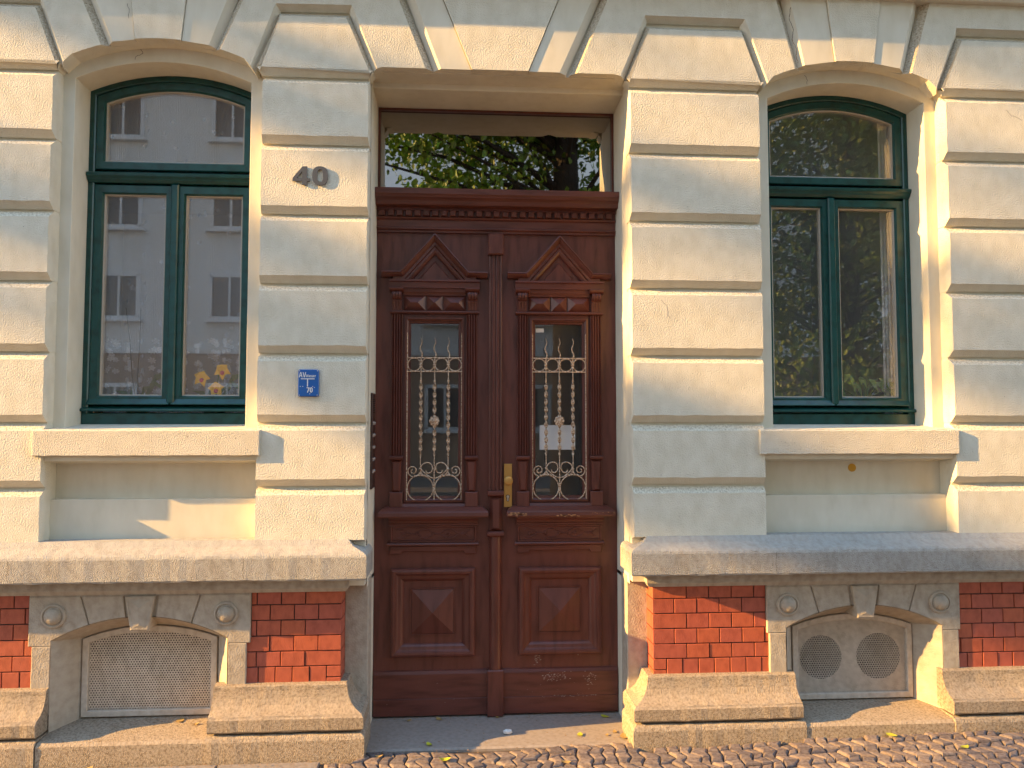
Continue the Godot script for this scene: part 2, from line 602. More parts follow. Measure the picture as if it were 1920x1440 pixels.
# ------------------------------------------------------------------ facade
func facade() -> void:
	house = node("apartment_building", self)
	tag(house, "cream plastered old apartment house front with green windows and brown double entrance door", "building")
	var piers := [[-3.5, -2.281], [-1.243, -0.692], [0.690, 1.402], [2.449, 3.8]]
	# solid wall behind the courses
	for p in piers:
		var st := tool()
		box(st, p[0] + 0.003, p[1] - 0.003, 0.80, 3.47, -0.55, -0.048)
		obj(st, "pier_wall", M.smooth_plaster, house)
	# rusticated courses, one block each
	for p in piers:
		for i in LEVELS.size() - 1:
			var st := tool()
			var y1: float = LEVELS[i] - 0.040
			var y0: float = LEVELS[i + 1]
			var r := rough(rect(p[0], p[1], y0 - 0.036 if i < 6 else y0 - 0.012, y1 - 0.010), 0.045, 0.0011, [0.036 if i < 6 else 0.012, 0.004, 0.030, 0.004])
			var ledge := tool()
			var marked := []
			for v in r[1]:
				marked.append(ledge if v > 0.026 and v < 0.0325 else null)
			slab(st, r[0], [[0.0, -0.10], [0.0, -0.034], [0.93, -0.0035], [1.0, 0.0]], r[1], true, marked)
			var wb := obj(st, "wall_block", M.plaster, house)
			obj(ledge, "weathered_ledge", M.weathered, wb)
	# heads of the piers and the arches over the openings
	head(PackedVector2Array([Vector2(-3.4, 3.477), Vector2(-2.281, 3.477), Vector2(-2.388, 3.752), Vector2(-3.3, 3.752)]))
	head(PackedVector2Array([Vector2(-1.247, 3.477), Vector2(-0.696, 3.477), Vector2(-0.818, 3.754), Vector2(-1.149, 3.754)]))
	head(PackedVector2Array([Vector2(0.696, 3.477), Vector2(1.405, 3.477), Vector2(1.302, 3.752), Vector2(0.806, 3.752)]))
	head(PackedVector2Array([Vector2(2.450, 3.477), Vector2(3.7, 3.477), Vector2(3.6, 3.748), Vector2(2.560, 3.748)]))
	# rusticated arch stones over the windows and the flat arch over the door; d as [x at the lower edge, x at the top] of each joint
	for i in 2:
		var js: Array = [[[-2.000, -2.155], [-1.887, -1.925]], [[-1.884, -1.922], [-1.656, -1.622]], [[-1.653, -1.619], [-1.513, -1.375]]] if i == 0 else [[[1.656, 1.575], [1.826, 1.782]], [[1.829, 1.785], [2.043, 2.090]], [[2.046, 2.093], [2.197, 2.290]]]
		for k in 3:
			voussoir(low_line(js[k][0][0], js[k][1][0]), js[k][0][1], js[k][1][1], k)
	var dj := [[[-0.322, -0.498], [-0.157, -0.345]], [[-0.154, -0.342], [0.143, 0.331]], [[0.146, 0.334], [0.316, 0.520]]]
	for k in 3:
		voussoir(low_line(dj[k][0][0], dj[k][1][0]), dj[k][0][1], dj[k][1][1], k)
	# stones between two arches, cut out round the heads of the piers
	spandrel(-3.5, -3.45, [Vector2(-3.44, 3.482), Vector2(-3.33, 3.818), Vector2(-2.352, 3.818), Vector2(-2.232, 3.482)], -2.053, -2.215)
	spandrel(-1.458, -1.295, [Vector2(-1.310, 3.482), Vector2(-1.187, 3.818), Vector2(-0.778, 3.824), Vector2(-0.650, 3.482)], -0.393, -0.575)
	spandrel(0.402, 0.590, [Vector2(0.640, 3.482), Vector2(0.768, 3.826), Vector2(1.336, 3.826), Vector2(1.458, 3.482)], 1.604, 1.500)
	spandrel(2.262, 2.375, [Vector2(2.395, 3.482), Vector2(2.520, 3.818), Vector2(3.64, 3.818), Vector2(3.75, 3.482)], 3.8, 3.78)
	var st := tool()
	# wall behind the arches: pieces between and above the openings
	for i in 2:
		var xc: float = WIN[i]
		var h := 0.53
		var poly := PackedVector2Array()
		var x0: float = [-3.5, 0.70][i]
		var x1: float = [-0.70, 3.8][i]
		poly.append(Vector2(x0, 3.47))
		for pt in arc(xc, h, 3.47, 3.606, 14):
			poly.append(pt)
		poly.append(Vector2(x1, 3.47))
		poly.append(Vector2(x1, 4.4))
		poly.append(Vector2(x0, 4.4))
		slab(st, poly, [[0.0, -0.55], [0.0, -0.0475]])
	box(st, -0.699, 0.699, 3.49, 4.4, -0.55, -0.0472)
	obj(st, "spandrel_wall", M.smooth_plaster, house)
	# string course over the ground floor and the wall above it
	st = tool()
	extrude_x(st, [Vector2(-0.5, 3.955), Vector2(0.035, 3.955), Vector2(0.05, 3.975), Vector2(0.05, 4.02), Vector2(0.09, 4.06), Vector2(0.16, 4.075), Vector2(0.16, 4.17), Vector2(0.19, 4.185), Vector2(0.19, 4.22), Vector2(-0.5, 4.30)], -3.6, 3.9)
	obj(st, "string_course", M.smooth_plaster, house)
	st = tool()
	box(st, -3.6, 3.9, 4.28, 13.0, -0.6, 0.0)
	obj(st, "upper_wall", M.plaster, house)
	# door opening: reveals and soffit with its stepped edge
	for s in [-1.0, 1.0]:
		st = tool()
		var xa: float = 0.690 * s
		box(st, minf(0.690 * s, 0.76 * s), maxf(0.690 * s, 0.76 * s), -0.05, 0.80, -0.56, -0.165, 0.012)
		q(st, Vector3(xa, 0.78, -0.36 - 0.2), Vector3(xa, 0.78, -0.1), Vector3(xa, 3.5, -0.1), Vector3(xa, 3.5, -0.56)) if s < 0 else q(st, Vector3(xa, 0.78, -0.1), Vector3(xa, 0.78, -0.56), Vector3(xa, 3.5, -0.56), Vector3(xa, 3.5, -0.1))
		obj(st, "door_reveal", M.smooth_plaster, house)

	st = tool()
	extrude_x(st, [Vector2(-0.56, 3.6), Vector2(-0.56, 3.462), Vector2(-0.185, 3.462), Vector2(-0.18, 3.467), Vector2(-0.175, 3.492), Vector2(-0.11, 3.492), Vector2(-0.10, 3.498), Vector2(-0.10, 3.6)], -0.693, 0.693)
	obj(st, "door_soffit", M.smooth_plaster, house)
	# under the windows: sill, two panels in a niche
	for i in 2:
		var xa: float = [-2.283, 1.400][i]
		var xb: float = [-1.241, 2.451][i]
		st = tool()
		box(st, xa, xb, 0.80, 1.60, -0.55, -0.150)
		obj(st, "niche_wall", M.smooth_plaster, house)
		st = tool()
		slab(st, rect(xa + 0.002, xb - 0.002, 1.02, 1.242), [[0.0, -0.16], [0.0, -0.098], [1.0, -0.095]], [0.0, 0.0, 0.003, 0.0])
		obj(st, "niche_panel", M.smooth_plaster, house)
		st = tool()
		extrude_x(st, [Vector2(-0.155, 1.420), Vector2(-0.07, 1.432), Vector2(-0.02, 1.44), Vector2(-0.02, 1.473), Vector2(-0.155, 1.473)], xa + 0.003, xb - 0.003)
		obj(st, "sill_moulding", M.smooth_plaster, house)
		st = tool()
		var sx0: float = [-2.321, 1.366][i]
		var sx1: float = [-1.219, 2.459][i]
		var rr := rough(rect(sx0, sx1, 1.466, 1.596), 0.03, 0.0016, [0.003, 0.003, 0.006, 0.003])
		slab(st, rr[0], [[0.0, -0.10], [0.0, 0.0155], [0.6, 0.0178], [1.0, 0.0195]], rr[1])
		# sloping top that runs back to the window
		q(st, Vector3(xa + 0.004, 1.5965, 0.0), Vector3(xb - 0.004, 1.5965, 0.0), Vector3(xb - 0.004, 1.628, -0.30), Vector3(xa + 0.004, 1.628, -0.30))
		obj(st, "window_sill", M.sill_paint, house)
		st = tool()
		extrude_x(st, [Vector2(-0.10, 1.046), Vector2(-0.05, 1.010), Vector2(-0.10, 0.995)], xa + 0.002, xb - 0.002)
		obj(st, "niche_sill", M.cornice_paint, house)

func head(face: PackedVector2Array) -> void:
	# raised panel with a sunk moulding round its upper sides
	var outer := PackedVector2Array([Vector2(face[0].x, face[0].y - 0.034), Vector2(face[1].x, face[1].y - 0.034), face[1] + Vector2(0.027, 0.0), face[2] + Vector2(0.020, 0.026), face[3] + Vector2(-0.020, 0.026), face[0] + Vector2(-0.027, 0.0)])
	var st := tool()
	var r := rough(outer, 0.05, 0.0009, [0.034, 0.004, 0.025, 0.026, 0.025, 0.004])
	var bevel := tool()
	var marked := []
	for v in r[1]:
		marked.append(bevel if v > 0.02 and v < 0.0300 else null)
	slab(st, r[0], [[0.0, -0.10], [0.0, -0.033], [0.93, -0.0035], [1.0, 0.0]], r[1], true, marked)
	var hp := obj(st, "pier_head_panel", M.plaster, house)
	obj(bevel, "weathered_bevel", M.stained, hp)

func low_y(x: float) -> float:   # lower edge of the arch stones: arcs over the windows, level over the door and the piers
	for i in 2:
		var xc: float = [-1.762, 1.9255][i]
		var h: float = [0.519, 0.5235][i]
		if absf(x - xc) < h:
			return arc_y(xc, h, 3.472, 3.606, x)
	return 3.494 if absf(x) < 0.70 else 3.482

func low_line(a: float, b: float) -> PackedVector2Array:
	var out := PackedVector2Array()
	var n := maxi(1, int((b - a) / 0.05))
	for m in n + 1:
		var x := lerpf(a, b, float(m) / n)
		out.append(Vector2(x, low_y(x)))
	return out

func voussoir(low: PackedVector2Array, top_l: float, top_r: float, k: int) -> void:
	var st := tool()
	var key := k == 1
	var right: float = 0.0015 if k < 2 else 0.036
	var left: float = 0.0015 if k > 0 else 0.036
	var p := low.duplicate()
	var d := []
	for i in low.size() - 1:
		d.append(0.0015)
	var gr := 0.034 if right > 0.01 else 0.0
	var gl := 0.034 if left > 0.01 else 0.0
	if key:
		gr = 0.0022
		gl = 0.0022
	p[0].x -= gl
	p[-1].x += gr
	p.append(Vector2(top_r + gr, 3.96))
	p.append(Vector2(top_l - gl, 3.96))
	d.append_array([right, 0.0, left])
	slab(st, p, [[0.0, -0.115], [0.0, -0.034], [0.93, -0.0035 + (0.006 if key else 0.0)], [1.0, 0.007 if key else 0.0]], d)
	obj(st, "keystone" if key else "voussoir", M.smooth_plaster if not key else M.plaster, house)

func spandrel(low_l: float, top_l: float, notch: Array, low_r: float, top_r: float) -> void:
	# joints are sloped: the outline is grown by the slope and cut back at the face
	var g := 0.026
	var p := low_line(low_l - 0.034, notch[0].x + g)
	var d := []
	for i in p.size() - 1:
		d.append(0.0015)
	p[-1].y = 3.480 if absf(p[-1].x) < 0.72 else 3.454
	p.append(Vector2(notch[1].x + g, notch[1].y - g))
	p.append(Vector2(notch[2].x - g, notch[2].y - g))
	d.append_array([0.026, 0.026, 0.026])
	var right := low_line(notch[3].x - g, low_r + 0.034)
	right[0].y = 3.480 if absf(right[0].x) < 0.72 else 3.454
	p.append_array(right)
	for i in right.size() - 1:
		d.append(0.0015)
	p.append(Vector2(top_r + 0.034, 3.96))
	p.append(Vector2(top_l - 0.034, 3.96))
	d.append_array([0.036, 0.0, 0.036])
	var st := tool()
	var bevels := [tool(), tool()]
	var marked := []
	for i in d.size():
		marked.append(bevels[0 if i == d.size() - 1 else 1] if d[i] > 0.03 else null)
	slab(st, p, [[0.0, -0.115], [0.0, -0.034], [0.93, -0.0035], [1.0, 0.0]], d, true, marked)
	var sp := obj(st, "spandrel_stone", M.plaster, house)
	for bv in bevels:
		obj(bv, "weathered_bevel", M.stained, sp)

# ------------------------------------------------------------------ windows
func outline(xc: float, half: float, y0: float, spring: float, apex: float) -> PackedVector2Array:
	var out := PackedVector2Array([Vector2(xc - half, y0)])
	out.append_array(arc(xc, half, spring, apex, 18))
	out.append(Vector2(xc + half, y0))
	return out

func window(xc: float, i: int) -> void:
	var st := tool()
	var c: float = [-1.772, 1.935][i]
	var half := 0.450
	var open := outline(c, half, 1.60, 3.432, 3.531)
	sweep(st, open, false, [Vector2(-0.11, -0.098), Vector2(-0.002, -0.098), Vector2(0, -0.1), Vector2(0, -0.34)].map(func(v): return Vector2(-v.x, v.y)), false, false)
	obj(st, "window_surround", M.smooth_plaster, house)
	var w := node("window", house)
	var zf := -0.262
	# frame fixed in the wall
	st = tool()
	sweep(st, outline(c, half - 0.001, 1.61, 3.432, 3.530), false, [Vector2(0, zf - 0.05), Vector2(0, zf), Vector2(-0.026, zf + 0.004), Vector2(-0.032, zf - 0.002), Vector2(-0.032, zf - 0.06)], false, false)
	obj(st, "frame", M.green_paint, w)
	st = tool()
	box(st, c - half + 0.002, c + half - 0.002, 1.612, 1.684, zf - 0.05, zf + 0.006, 0.004)
	obj(st, "bottom_board", M.green_paint, w)
	st = tool()
	extrude_x(st, [Vector2(zf - 0.03, 1.700), Vector2(zf + 0.02, 1.692), Vector2(zf + 0.024, 1.697), Vector2(zf + 0.022, 1.706), Vector2(zf - 0.03, 1.728)], c - half + 0.003, c + half - 0.003)
	obj(st, "weather_bar", M.green_paint, w)
	# arched top light
	st = tool()
	var top := outline(c, half - 0.034, 3.004, 3.407, 3.497)
	sweep(st, top, true, [Vector2(0, zf - 0.05), Vector2(0, zf - 0.004), Vector2(-0.004, zf), Vector2(-0.040, zf), Vector2(-0.047, zf - 0.012), Vector2(-0.047, zf - 0.03)])
	obj(st, "sash", M.green_paint, w)
	bead(w, offset_path(top, true, -0.0445), zf)
	panes(w, offset_path(top, true, -0.046), zf)
	# moulded bar between top light and casements
	st = tool()
	extrude_x(st, [Vector2(zf - 0.05, 2.998), Vector2(zf - 0.02, 2.998), Vector2(zf - 0.018, 2.986), Vector2(zf + 0.028, 2.981), Vector2(zf + 0.034, 2.976), Vector2(zf + 0.032, 2.962), Vector2(zf + 0.022, 2.950), Vector2(zf + 0.020, 2.944), Vector2(zf + 0.006, 2.930), Vector2(zf - 0.05, 2.926)], c - half + 0.003, c + half - 0.003)
	obj(st, "transom_bar", M.green_paint, w)
	# casements
	var mid: float = c - 0.022 if i == 1 else c + 0.012
	for s in 2:
		var xa: float = c - half + 0.034 if s == 0 else mid + 0.004
		var xb: float = mid - 0.004 if s == 0 else c + half - 0.034
		var loop := PackedVector2Array([Vector2(xa, 1.728), Vector2(xa, 2.920), Vector2(xb, 2.920), Vector2(xb, 1.728)])
		st = tool()
		sweep(st, loop, true, [Vector2(0, zf - 0.05), Vector2(0, zf - 0.004), Vector2(-0.004, zf), Vector2(-0.042, zf), Vector2(-0.049, zf - 0.012), Vector2(-0.049, zf - 0.03)])
		obj(st, "sash", M.green_paint, w)
		st = tool()
		extrude_x(st, [Vector2(zf - 0.002, 1.727), Vector2(zf + 0.018, 1.729), Vector2(zf + 0.018, 1.733), Vector2(zf - 0.002, 1.762)], xa + 0.002, xb - 0.002)
		obj(st, "drip_rail", M.green_paint, w)
		bead(w, offset_path(loop, true, -0.0465), zf)
		panes(w, offset_path(loop, true, -0.048), zf)
	st = tool()
	box(st, mid - 0.019, mid + 0.021, 1.734, 2.925, zf - 0.01, zf + 0.016, 0.006)
	obj(st, "mullion", M.green_paint, w)

func bead(w: Node, loop: PackedVector2Array, zf: float) -> void:
	var st := tool()
	sweep(st, loop, true, [Vector2(0, zf - 0.016), Vector2(-0.009, zf - 0.019), Vector2(-0.010, zf - 0.045)])
	obj(st, "glazing_bead", M.bead_paint, w)

func panes(w: Node, loop: PackedVector2Array, zf: float) -> void:   # double glazing
	var p := loop.duplicate()
	if Geometry2D.is_polygon_clockwise(p):
		p.reverse()
	for k in 2:
		var st := tool()
		var z := zf - 0.024 - 0.014 * k
		slab(st, p, [[0.0, z - 0.004], [0.0, z]])
		obj(st, "glass_pane", M.pane, w)

# ------------------------------------------------------------------ plinth
const BZ := -0.030       # brick face
func plinth() -> void:
	var runs := [[-3.5, -0.806], [0.792, 3.8]]
	for i in 2:
		# plinth cornice, mitred round the corner of the doorway
		var path := PackedVector2Array([Vector2(-3.5, BZ), Vector2(-0.806, BZ), Vector2(-0.806, -0.17)]) if i == 0 else PackedVector2Array([Vector2(0.792, -0.17), Vector2(0.792, BZ), Vector2(3.8, BZ)])
		var st := tool()
		var pts := PackedVector2Array()
		# cut the long run so that its arrises can wander
		for k in path.size() - 1:
			var a := path[k]
			var b := path[k + 1]
			var n := maxi(1, int(a.distance_to(b) / 0.04))
			for m in n:
				pts.append(a.lerp(b, float(m) / n))
		pts.append(path[-1])
		cornice(st, pts)
		obj(st, "plinth_cornice", M.cornice_paint, house)
		# stone strip under the cornice
		st = tool()
		sweep(st, path, false, [Vector2(-0.02, 0.776), Vector2(0.022, 0.780), Vector2(0.034, 0.800), Vector2(0.034, 0.858), Vector2(-0.02, 0.858)], true)
		obj(st, "cornice_bed", M.plinth_stone, house)
		# core
		st = tool()
		box(st, runs[i][0], runs[i][1] - 0.004 if i == 0 else runs[i][1], -0.05, 0.80, -0.75, -0.53)
		obj(st, "plinth_core", M.mortar, house)
		st = tool()
		var xa := -0.806 if i == 0 else 0.68
		box(st, -0.81 if i == 0 else 0.688, -0.688 if i == 0 else 0.80, -0.05, 0.81, -0.30, -0.162, 0.004)
		obj(st, "corner_stone", M.plinth_stone, house)
	bricks(-2.95, -2.331, -2.311, 1)
	bricks(-1.257, -0.806, -1.279, -1)
	bricks(0.792, 1.400, 1.421, 1)
	bricks(2.458, 3.25, 2.434, -1)
	for i in 2:
		basement(BAS[i], i)
	base_mouldings()

func cornice(st: SurfaceTool, path: PackedVector2Array) -> void:
	var prof := [Vector2(-0.03, 1.045), Vector2(0.032, 1.043), Vector2(0.050, 1.024), Vector2(0.056, 1.016), Vector2(0.060, 1.013), Vector2(0.122, 0.990), Vector2(0.132, 0.980), Vector2(0.1365, 0.968), Vector2(0.1365, 0.864), Vector2(0.132, 0.857), Vector2(0.02, 0.855)]
	var rows := []
	for p in prof:
		rows.append(offset_path(path, false, p.x))
	var n := path.size()
	var j2 := prof.size()
	var pos := []
	for j in j2:
		var r := []
		for i in n:
			var amp := 0.0016 if j in [5, 6, 7, 8, 9] else 0.0
			var v := lift(rows[j][i], prof[j].y, true)
			r.append(v + Vector3(rng.randf_range(-amp, amp) * 0.3, rng.randf_range(-amp, amp) * 1.3, rng.randf_range(-amp, amp)))
		pos.append(r)
	for j in j2 - 1:
		for i in n - 1:
			q(st, pos[j][i], pos[j + 1][i], pos[j + 1][i + 1], pos[j][i + 1])

func brick(parent: Node, x0: float, x1: float, y0: float, y1: float, side := 0) -> void:
	var st := tool()
	var g := 0.0026
	var r := rough(rect(x0 + g, x1 - g, y0 + g, y1 - g), 0.03, 0.0007, [0.0016, 0.0016, 0.0016, 0.0016])
	var z := BZ + rng.randf_range(-0.0022, 0.0012)
	slab(st, r[0], [[0.0, BZ - 0.16 if side != 0 else BZ - 0.05], [0.0, z - 0.0018], [1.0, z]], r[1])
	obj(st, "brick", M["brick%d" % [0, 0, 1, 2, 3][rng.randi_range(0, 4)]], parent)

func bricks(x0: float, x1: float, other: float, dir: int) -> void:
	# dir 1: laid from x0 to the right, the ragged stone edge at x1; dir -1: laid from x1 to the left, the stone edge at x0. other: where that edge lies in the lower rows
	var panel := node("brick_panel", house)
	var st := tool()
	box(st, minf(x0, other) + 0.002 if dir < 0 else x0 + 0.014, maxf(x1, other) - 0.002 if dir > 0 else x1 - 0.014, 0.29, 0.80, BZ - 0.10, BZ - 0.010)
	obj(st, "mortar_bed", M.mortar, panel)
	var ys := [0.788, 0.7135, 0.6365, 0.5585, 0.481, 0.4055, 0.287]
	for k in 6:
		var edge: float = (x1 if dir > 0 else x0) if k < 3 else other
		var start: float = x0 if dir > 0 else x1
		var x := start
		var first := true
		if k == 5:
			var w := 0.074
			var m: float = (ys[5] + ys[6]) / 2.0 + 0.003
			put_brick(panel, x, x + dir * w, m, ys[5], dir, true)
			put_brick(panel, x, x + dir * w, ys[6], m, dir, true)
			x += dir * w
			while (edge - x) * dir > 0.02:
				var e: float = x + dir * 0.0845
				if (edge - e) * dir < 0.025:
					e = edge
				put_brick(panel, x, e, ys[6], ys[5], dir, false)
				x = e
			continue
		while (edge - x) * dir > 0.012:
			var w := 0.1205
			if first:
				w = 0.182 if k % 2 == 0 else 0.1165
			var e: float = x + dir * w
			if (edge - e) * dir < 0.018:
				e = edge
			put_brick(panel, x, e, ys[k + 1], ys[k], dir, first)
			x = e
			first = false

func put_brick(panel: Node, a: float, b: float, y0: float, y1: float, dir: int, corner: bool) -> void:
	brick(panel, minf(a, b), maxf(a, b), y0, y1, dir if corner else 0)

func basement(xc: float, i: int) -> void:
	var b := node("basement_window", house)
	var half: float = [0.535, 0.528][i]
	var zs := BZ + 0.014
	var h := 0.425
	# stones round the opening, with open joints between them
	var cuts := [-half, -0.270, -0.076, 0.076, 0.270, half]
	for k in 5:
		if k == 2:
			continue
		var st := tool()
		var poly := PackedVector2Array()
		var n := 6
		var a: float = cuts[k]
		var c: float = cuts[k + 1]
		var lean_a: float = 0.0 if k == 0 else a * 0.14
		var lean_c: float = 0.0 if k == 4 else c * 0.14
		var la: float = a - lean_a * 0.6 + (0.0036 if k > 0 else 0.0)
		var lc: float = c - lean_c * 0.6 - (0.0036 if k < 4 else 0.0)
		if k == 0:
			poly.append(Vector2(xc + la, 0.531))
			poly.append(Vector2(xc - h - 0.001, 0.531))
			la = -h
		for m in n + 1:
			var x := lerpf(la, minf(lc, h) if k == 4 else lc, float(m) / n)
			poly.append(Vector2(xc + x, arc_y(xc, h, 0.556, 0.668, xc + x)))
		if k == 4:
			poly.append(Vector2(xc + h + 0.001, 0.531))
			poly.append(Vector2(xc + half, 0.531))
		poly.append(Vector2(xc + c + lean_c * 0.5 - (0.0036 if k < 4 else 0.0), 0.772))
		poly.append(Vector2(xc + a + lean_a * 0.5 + (0.0036 if k > 0 else 0.0), 0.772))
		slab(st, poly, [[0.0, BZ - 0.03], [0.0, zs - 0.003], [1.0, zs]], 0.003)
		obj(st, "arch_stone", M.plinth_stone, b)
	var st := tool()
	box(st, xc - half, xc + half, 0.771, 0.79, BZ - 0.03, zs - 0.004)
	obj(st, "band_stone", M.plinth_stone, b)
	# backing that closes the joints
	st = tool()
	var back := PackedVector2Array([Vector2(xc - half + 0.01, 0.54), Vector2(xc - h - 0.002, 0.54)])
	back.append_array(arc(xc, h + 0.001, 0.558, 0.670, 12))
	back.append_array([Vector2(xc + h + 0.002, 0.54), Vector2(xc + half - 0.01, 0.54), Vector2(xc + half - 0.01, 0.79), Vector2(xc - half + 0.01, 0.79)])
	slab(st, back, [[0.0, -0.21], [0.0, zs - 0.009]])
	obj(st, "joint_mortar", M.plinth_stone, b)
	for s in [-1.0, 1.0]:
		st = tool()
		var r := rough(rect(xc + minf(s * 0.427, s * 0.517), xc + maxf(s * 0.427, s * 0.517), 0.20, 0.530), 0.04, 0.001, [0.003, 0.003, 0.003, 0.003])
		slab(st, r[0], [[0.0, -0.21], [0.0, zs - 0.003], [1.0, zs]], r[1])
		obj(st, "jamb_stone", M.plinth_stone, b)
	# splayed reveal
	st = tool()
	var front := outline(xc, h, 0.06, 0.556, 0.668)
	var inner := outline(xc, 0.336, 0.06, 0.530, 0.592)
	for k in front.size() - 1:
		q(st, v3(front[k], zs), v3(front[k + 1], zs), v3(inner[k + 1], -0.165), v3(inner[k], -0.165))
	obj(st, "reveal", M.plinth_stone, b)
	# keystone: wedge with a sunk facet
	st = tool()
	slab(st, PackedVector2Array([Vector2(xc - 0.043, 0.604), Vector2(xc + 0.043, 0.604), Vector2(xc + 0.072, 0.7715), Vector2(xc - 0.072, 0.7715)]), [[0.0, -0.15], [0.0, zs + 0.012], [1.0, zs + 0.015]], 0.005)
	obj(st, "keystone", M.plinth_stone, b)
	st = tool()
	var kz := zs + 0.0155
	var kp := [Vector3(xc - 0.030, 0.618, kz), Vector3(xc + 0.030, 0.618, kz), Vector3(xc + 0.053, 0.755, kz), Vector3(xc - 0.053, 0.755, kz), Vector3(xc, 0.715, kz + 0.011), Vector3(xc, 0.632, kz + 0.004)]
	t3(st, kp[3], kp[4], kp[2])
	q(st, kp[0], kp[5], kp[4], kp[3])
	q(st, kp[5], kp[1], kp[2], kp[4])
	t3(st, kp[0], kp[1], kp[5])
	obj(st, "keystone_facet", M.plinth_stone, b)
	for s in [-1.0, 1.0]:
		st = tool()
		lathe(st, [Vector2(0.060, 0.0), Vector2(0.058, 0.010), Vector2(0.050, 0.014), Vector2(0.044, 0.008), Vector2(0.041, 0.010), Vector2(0.037, 0.022), Vector2(0.028, 0.031), Vector2(0.015, 0.037), Vector2(0.0, 0.039)], Vector3(xc + s * 0.416, 0.678, zs - 0.001), Vector3.BACK, 28)
		obj(st, "roundel", M.plinth_stone, b)
	# sill slab inside the opening
	st = tool()
	extrude_x(st, [Vector2(-0.3, -0.05), Vector2(-0.3, 0.135), Vector2(-0.16, 0.130), Vector2(0.085, 0.103), Vector2(0.10, 0.09), Vector2(0.10, -0.05)], xc - 0.425, xc + 0.425)
	obj(st, "sill_slab", M.base_stone, b)
	# vent: frame, punched sheet and the board behind it
	var vz := -0.150
	var hole := PackedVector2Array([Vector2(xc - 0.336, 0.137), Vector2(xc - 0.336, 0.530)])
	hole.append_array(arc(xc, 0.336, 0.530, 0.592, 14).slice(1))
	hole.append(Vector2(xc + 0.336, 0.137))
	st = tool()
	sweep(st, hole, true, [Vector2(0, vz - 0.02), Vector2(0, vz), Vector2(-0.003, vz + 0.003), Vector2(-0.028, vz + 0.003), Vector2(-0.031, vz), Vector2(-0.031, vz - 0.02)])
	obj(st, "vent_frame", M.vent_metal, b)
	st = tool()
	var pitch := 0.0135
	var row := 0
	var y := 0.150
	while y < 0.60:
		var x := xc - 0.325 + (pitch * 0.5 if row % 2 else 0.0)
		while x < xc + 0.326:
			if y < arc_y(xc, 0.336, 0.530, 0.592, x) - 0.012:
				punched(st, x, y, pitch, 0.0042 if i == 0 else 0.0058, vz - 0.008)
			x += pitch
		y += pitch * 0.866
		row += 1
	obj(st, "punched_sheet", M.vent_metal, b)
	st = tool()
	if i == 0:
		return
	holed(st, xc - 0.170, 0.355, 0.118, xc - 0.34, xc - 0.010, 0.13, 0.60, -0.172)
	holed(st, xc + 0.155, 0.355, 0.124, xc - 0.010, xc + 0.34, 0.13, 0.60, -0.172)
	obj(st, "vent_board", M.vent_metal, b)
	for s in [[-0.170, 0.118], [0.155, 0.124]]:
		st = tool()
		lathe(st, [Vector2(s[1], 0.0), Vector2(s[1], -0.34), Vector2(0.0, -0.34)], Vector3(xc + s[0], 0.355, -0.172), Vector3.BACK, 36)
		obj(st, "vent_duct", M.duct, b)

func holed(st: SurfaceTool, cx: float, cy: float, r: float, x0: float, x1: float, y0: float, y1: float, z: float) -> void:
	# plate with a round hole: strips from the rim out to the edge
	var angles := []
	for k in 36:
		angles.append(TAU * k / 36.0)
	for c in [Vector2(x0, y0), Vector2(x1, y0), Vector2(x1, y1), Vector2(x0, y1)]:
		angles.append(fposmod((c - Vector2(cx, cy)).angle(), TAU))
	angles.sort()
	for k in angles.size():
		var p := []
		for a in [angles[k], angles[(k + 1) % angles.size()]]:
			var d := Vector2(cos(a), sin(a))
			var t := 1e9
			if absf(d.x) > 1e-6:
				t = minf(t, ((x1 if d.x > 0 else x0) - cx) / d.x)
			if absf(d.y) > 1e-6:
				t = minf(t, ((y1 if d.y > 0 else y0) - cy) / d.y)
			p.append(Vector3(cx + d.x * r, cy + d.y * r, z))
			p.append(Vector3(cx + d.x * t, cy + d.y * t, z))
		q(st, p[0], p[1], p[3], p[2])

func v3(p: Vector2, z: float) -> Vector3:
	return Vector3(p.x, p.y, z)

func punched(st: SurfaceTool, x: float, y: float, pitch: float, r: float, z: float) -> void:
	var ro := pitch / 1.7320508
	st.set_normal(Vector3.BACK)
	for k in 6:
		var a0 := TAU * k / 6.0 + PI / 6.0
		var a1 := a0 + TAU / 6.0
		var o0 := Vector3(x + cos(a0) * ro, y + sin(a0) * ro, z)
		var o1 := Vector3(x + cos(a1) * ro, y + sin(a1) * ro, z)
		var i0 := Vector3(x + cos(a0) * r, y + sin(a0) * r, z)
		var i1 := Vector3(x + cos(a1) * r, y + sin(a1) * r, z)
		for p in [o0, i1, o1, o0, i0, i1]:
			st.add_vertex(p)

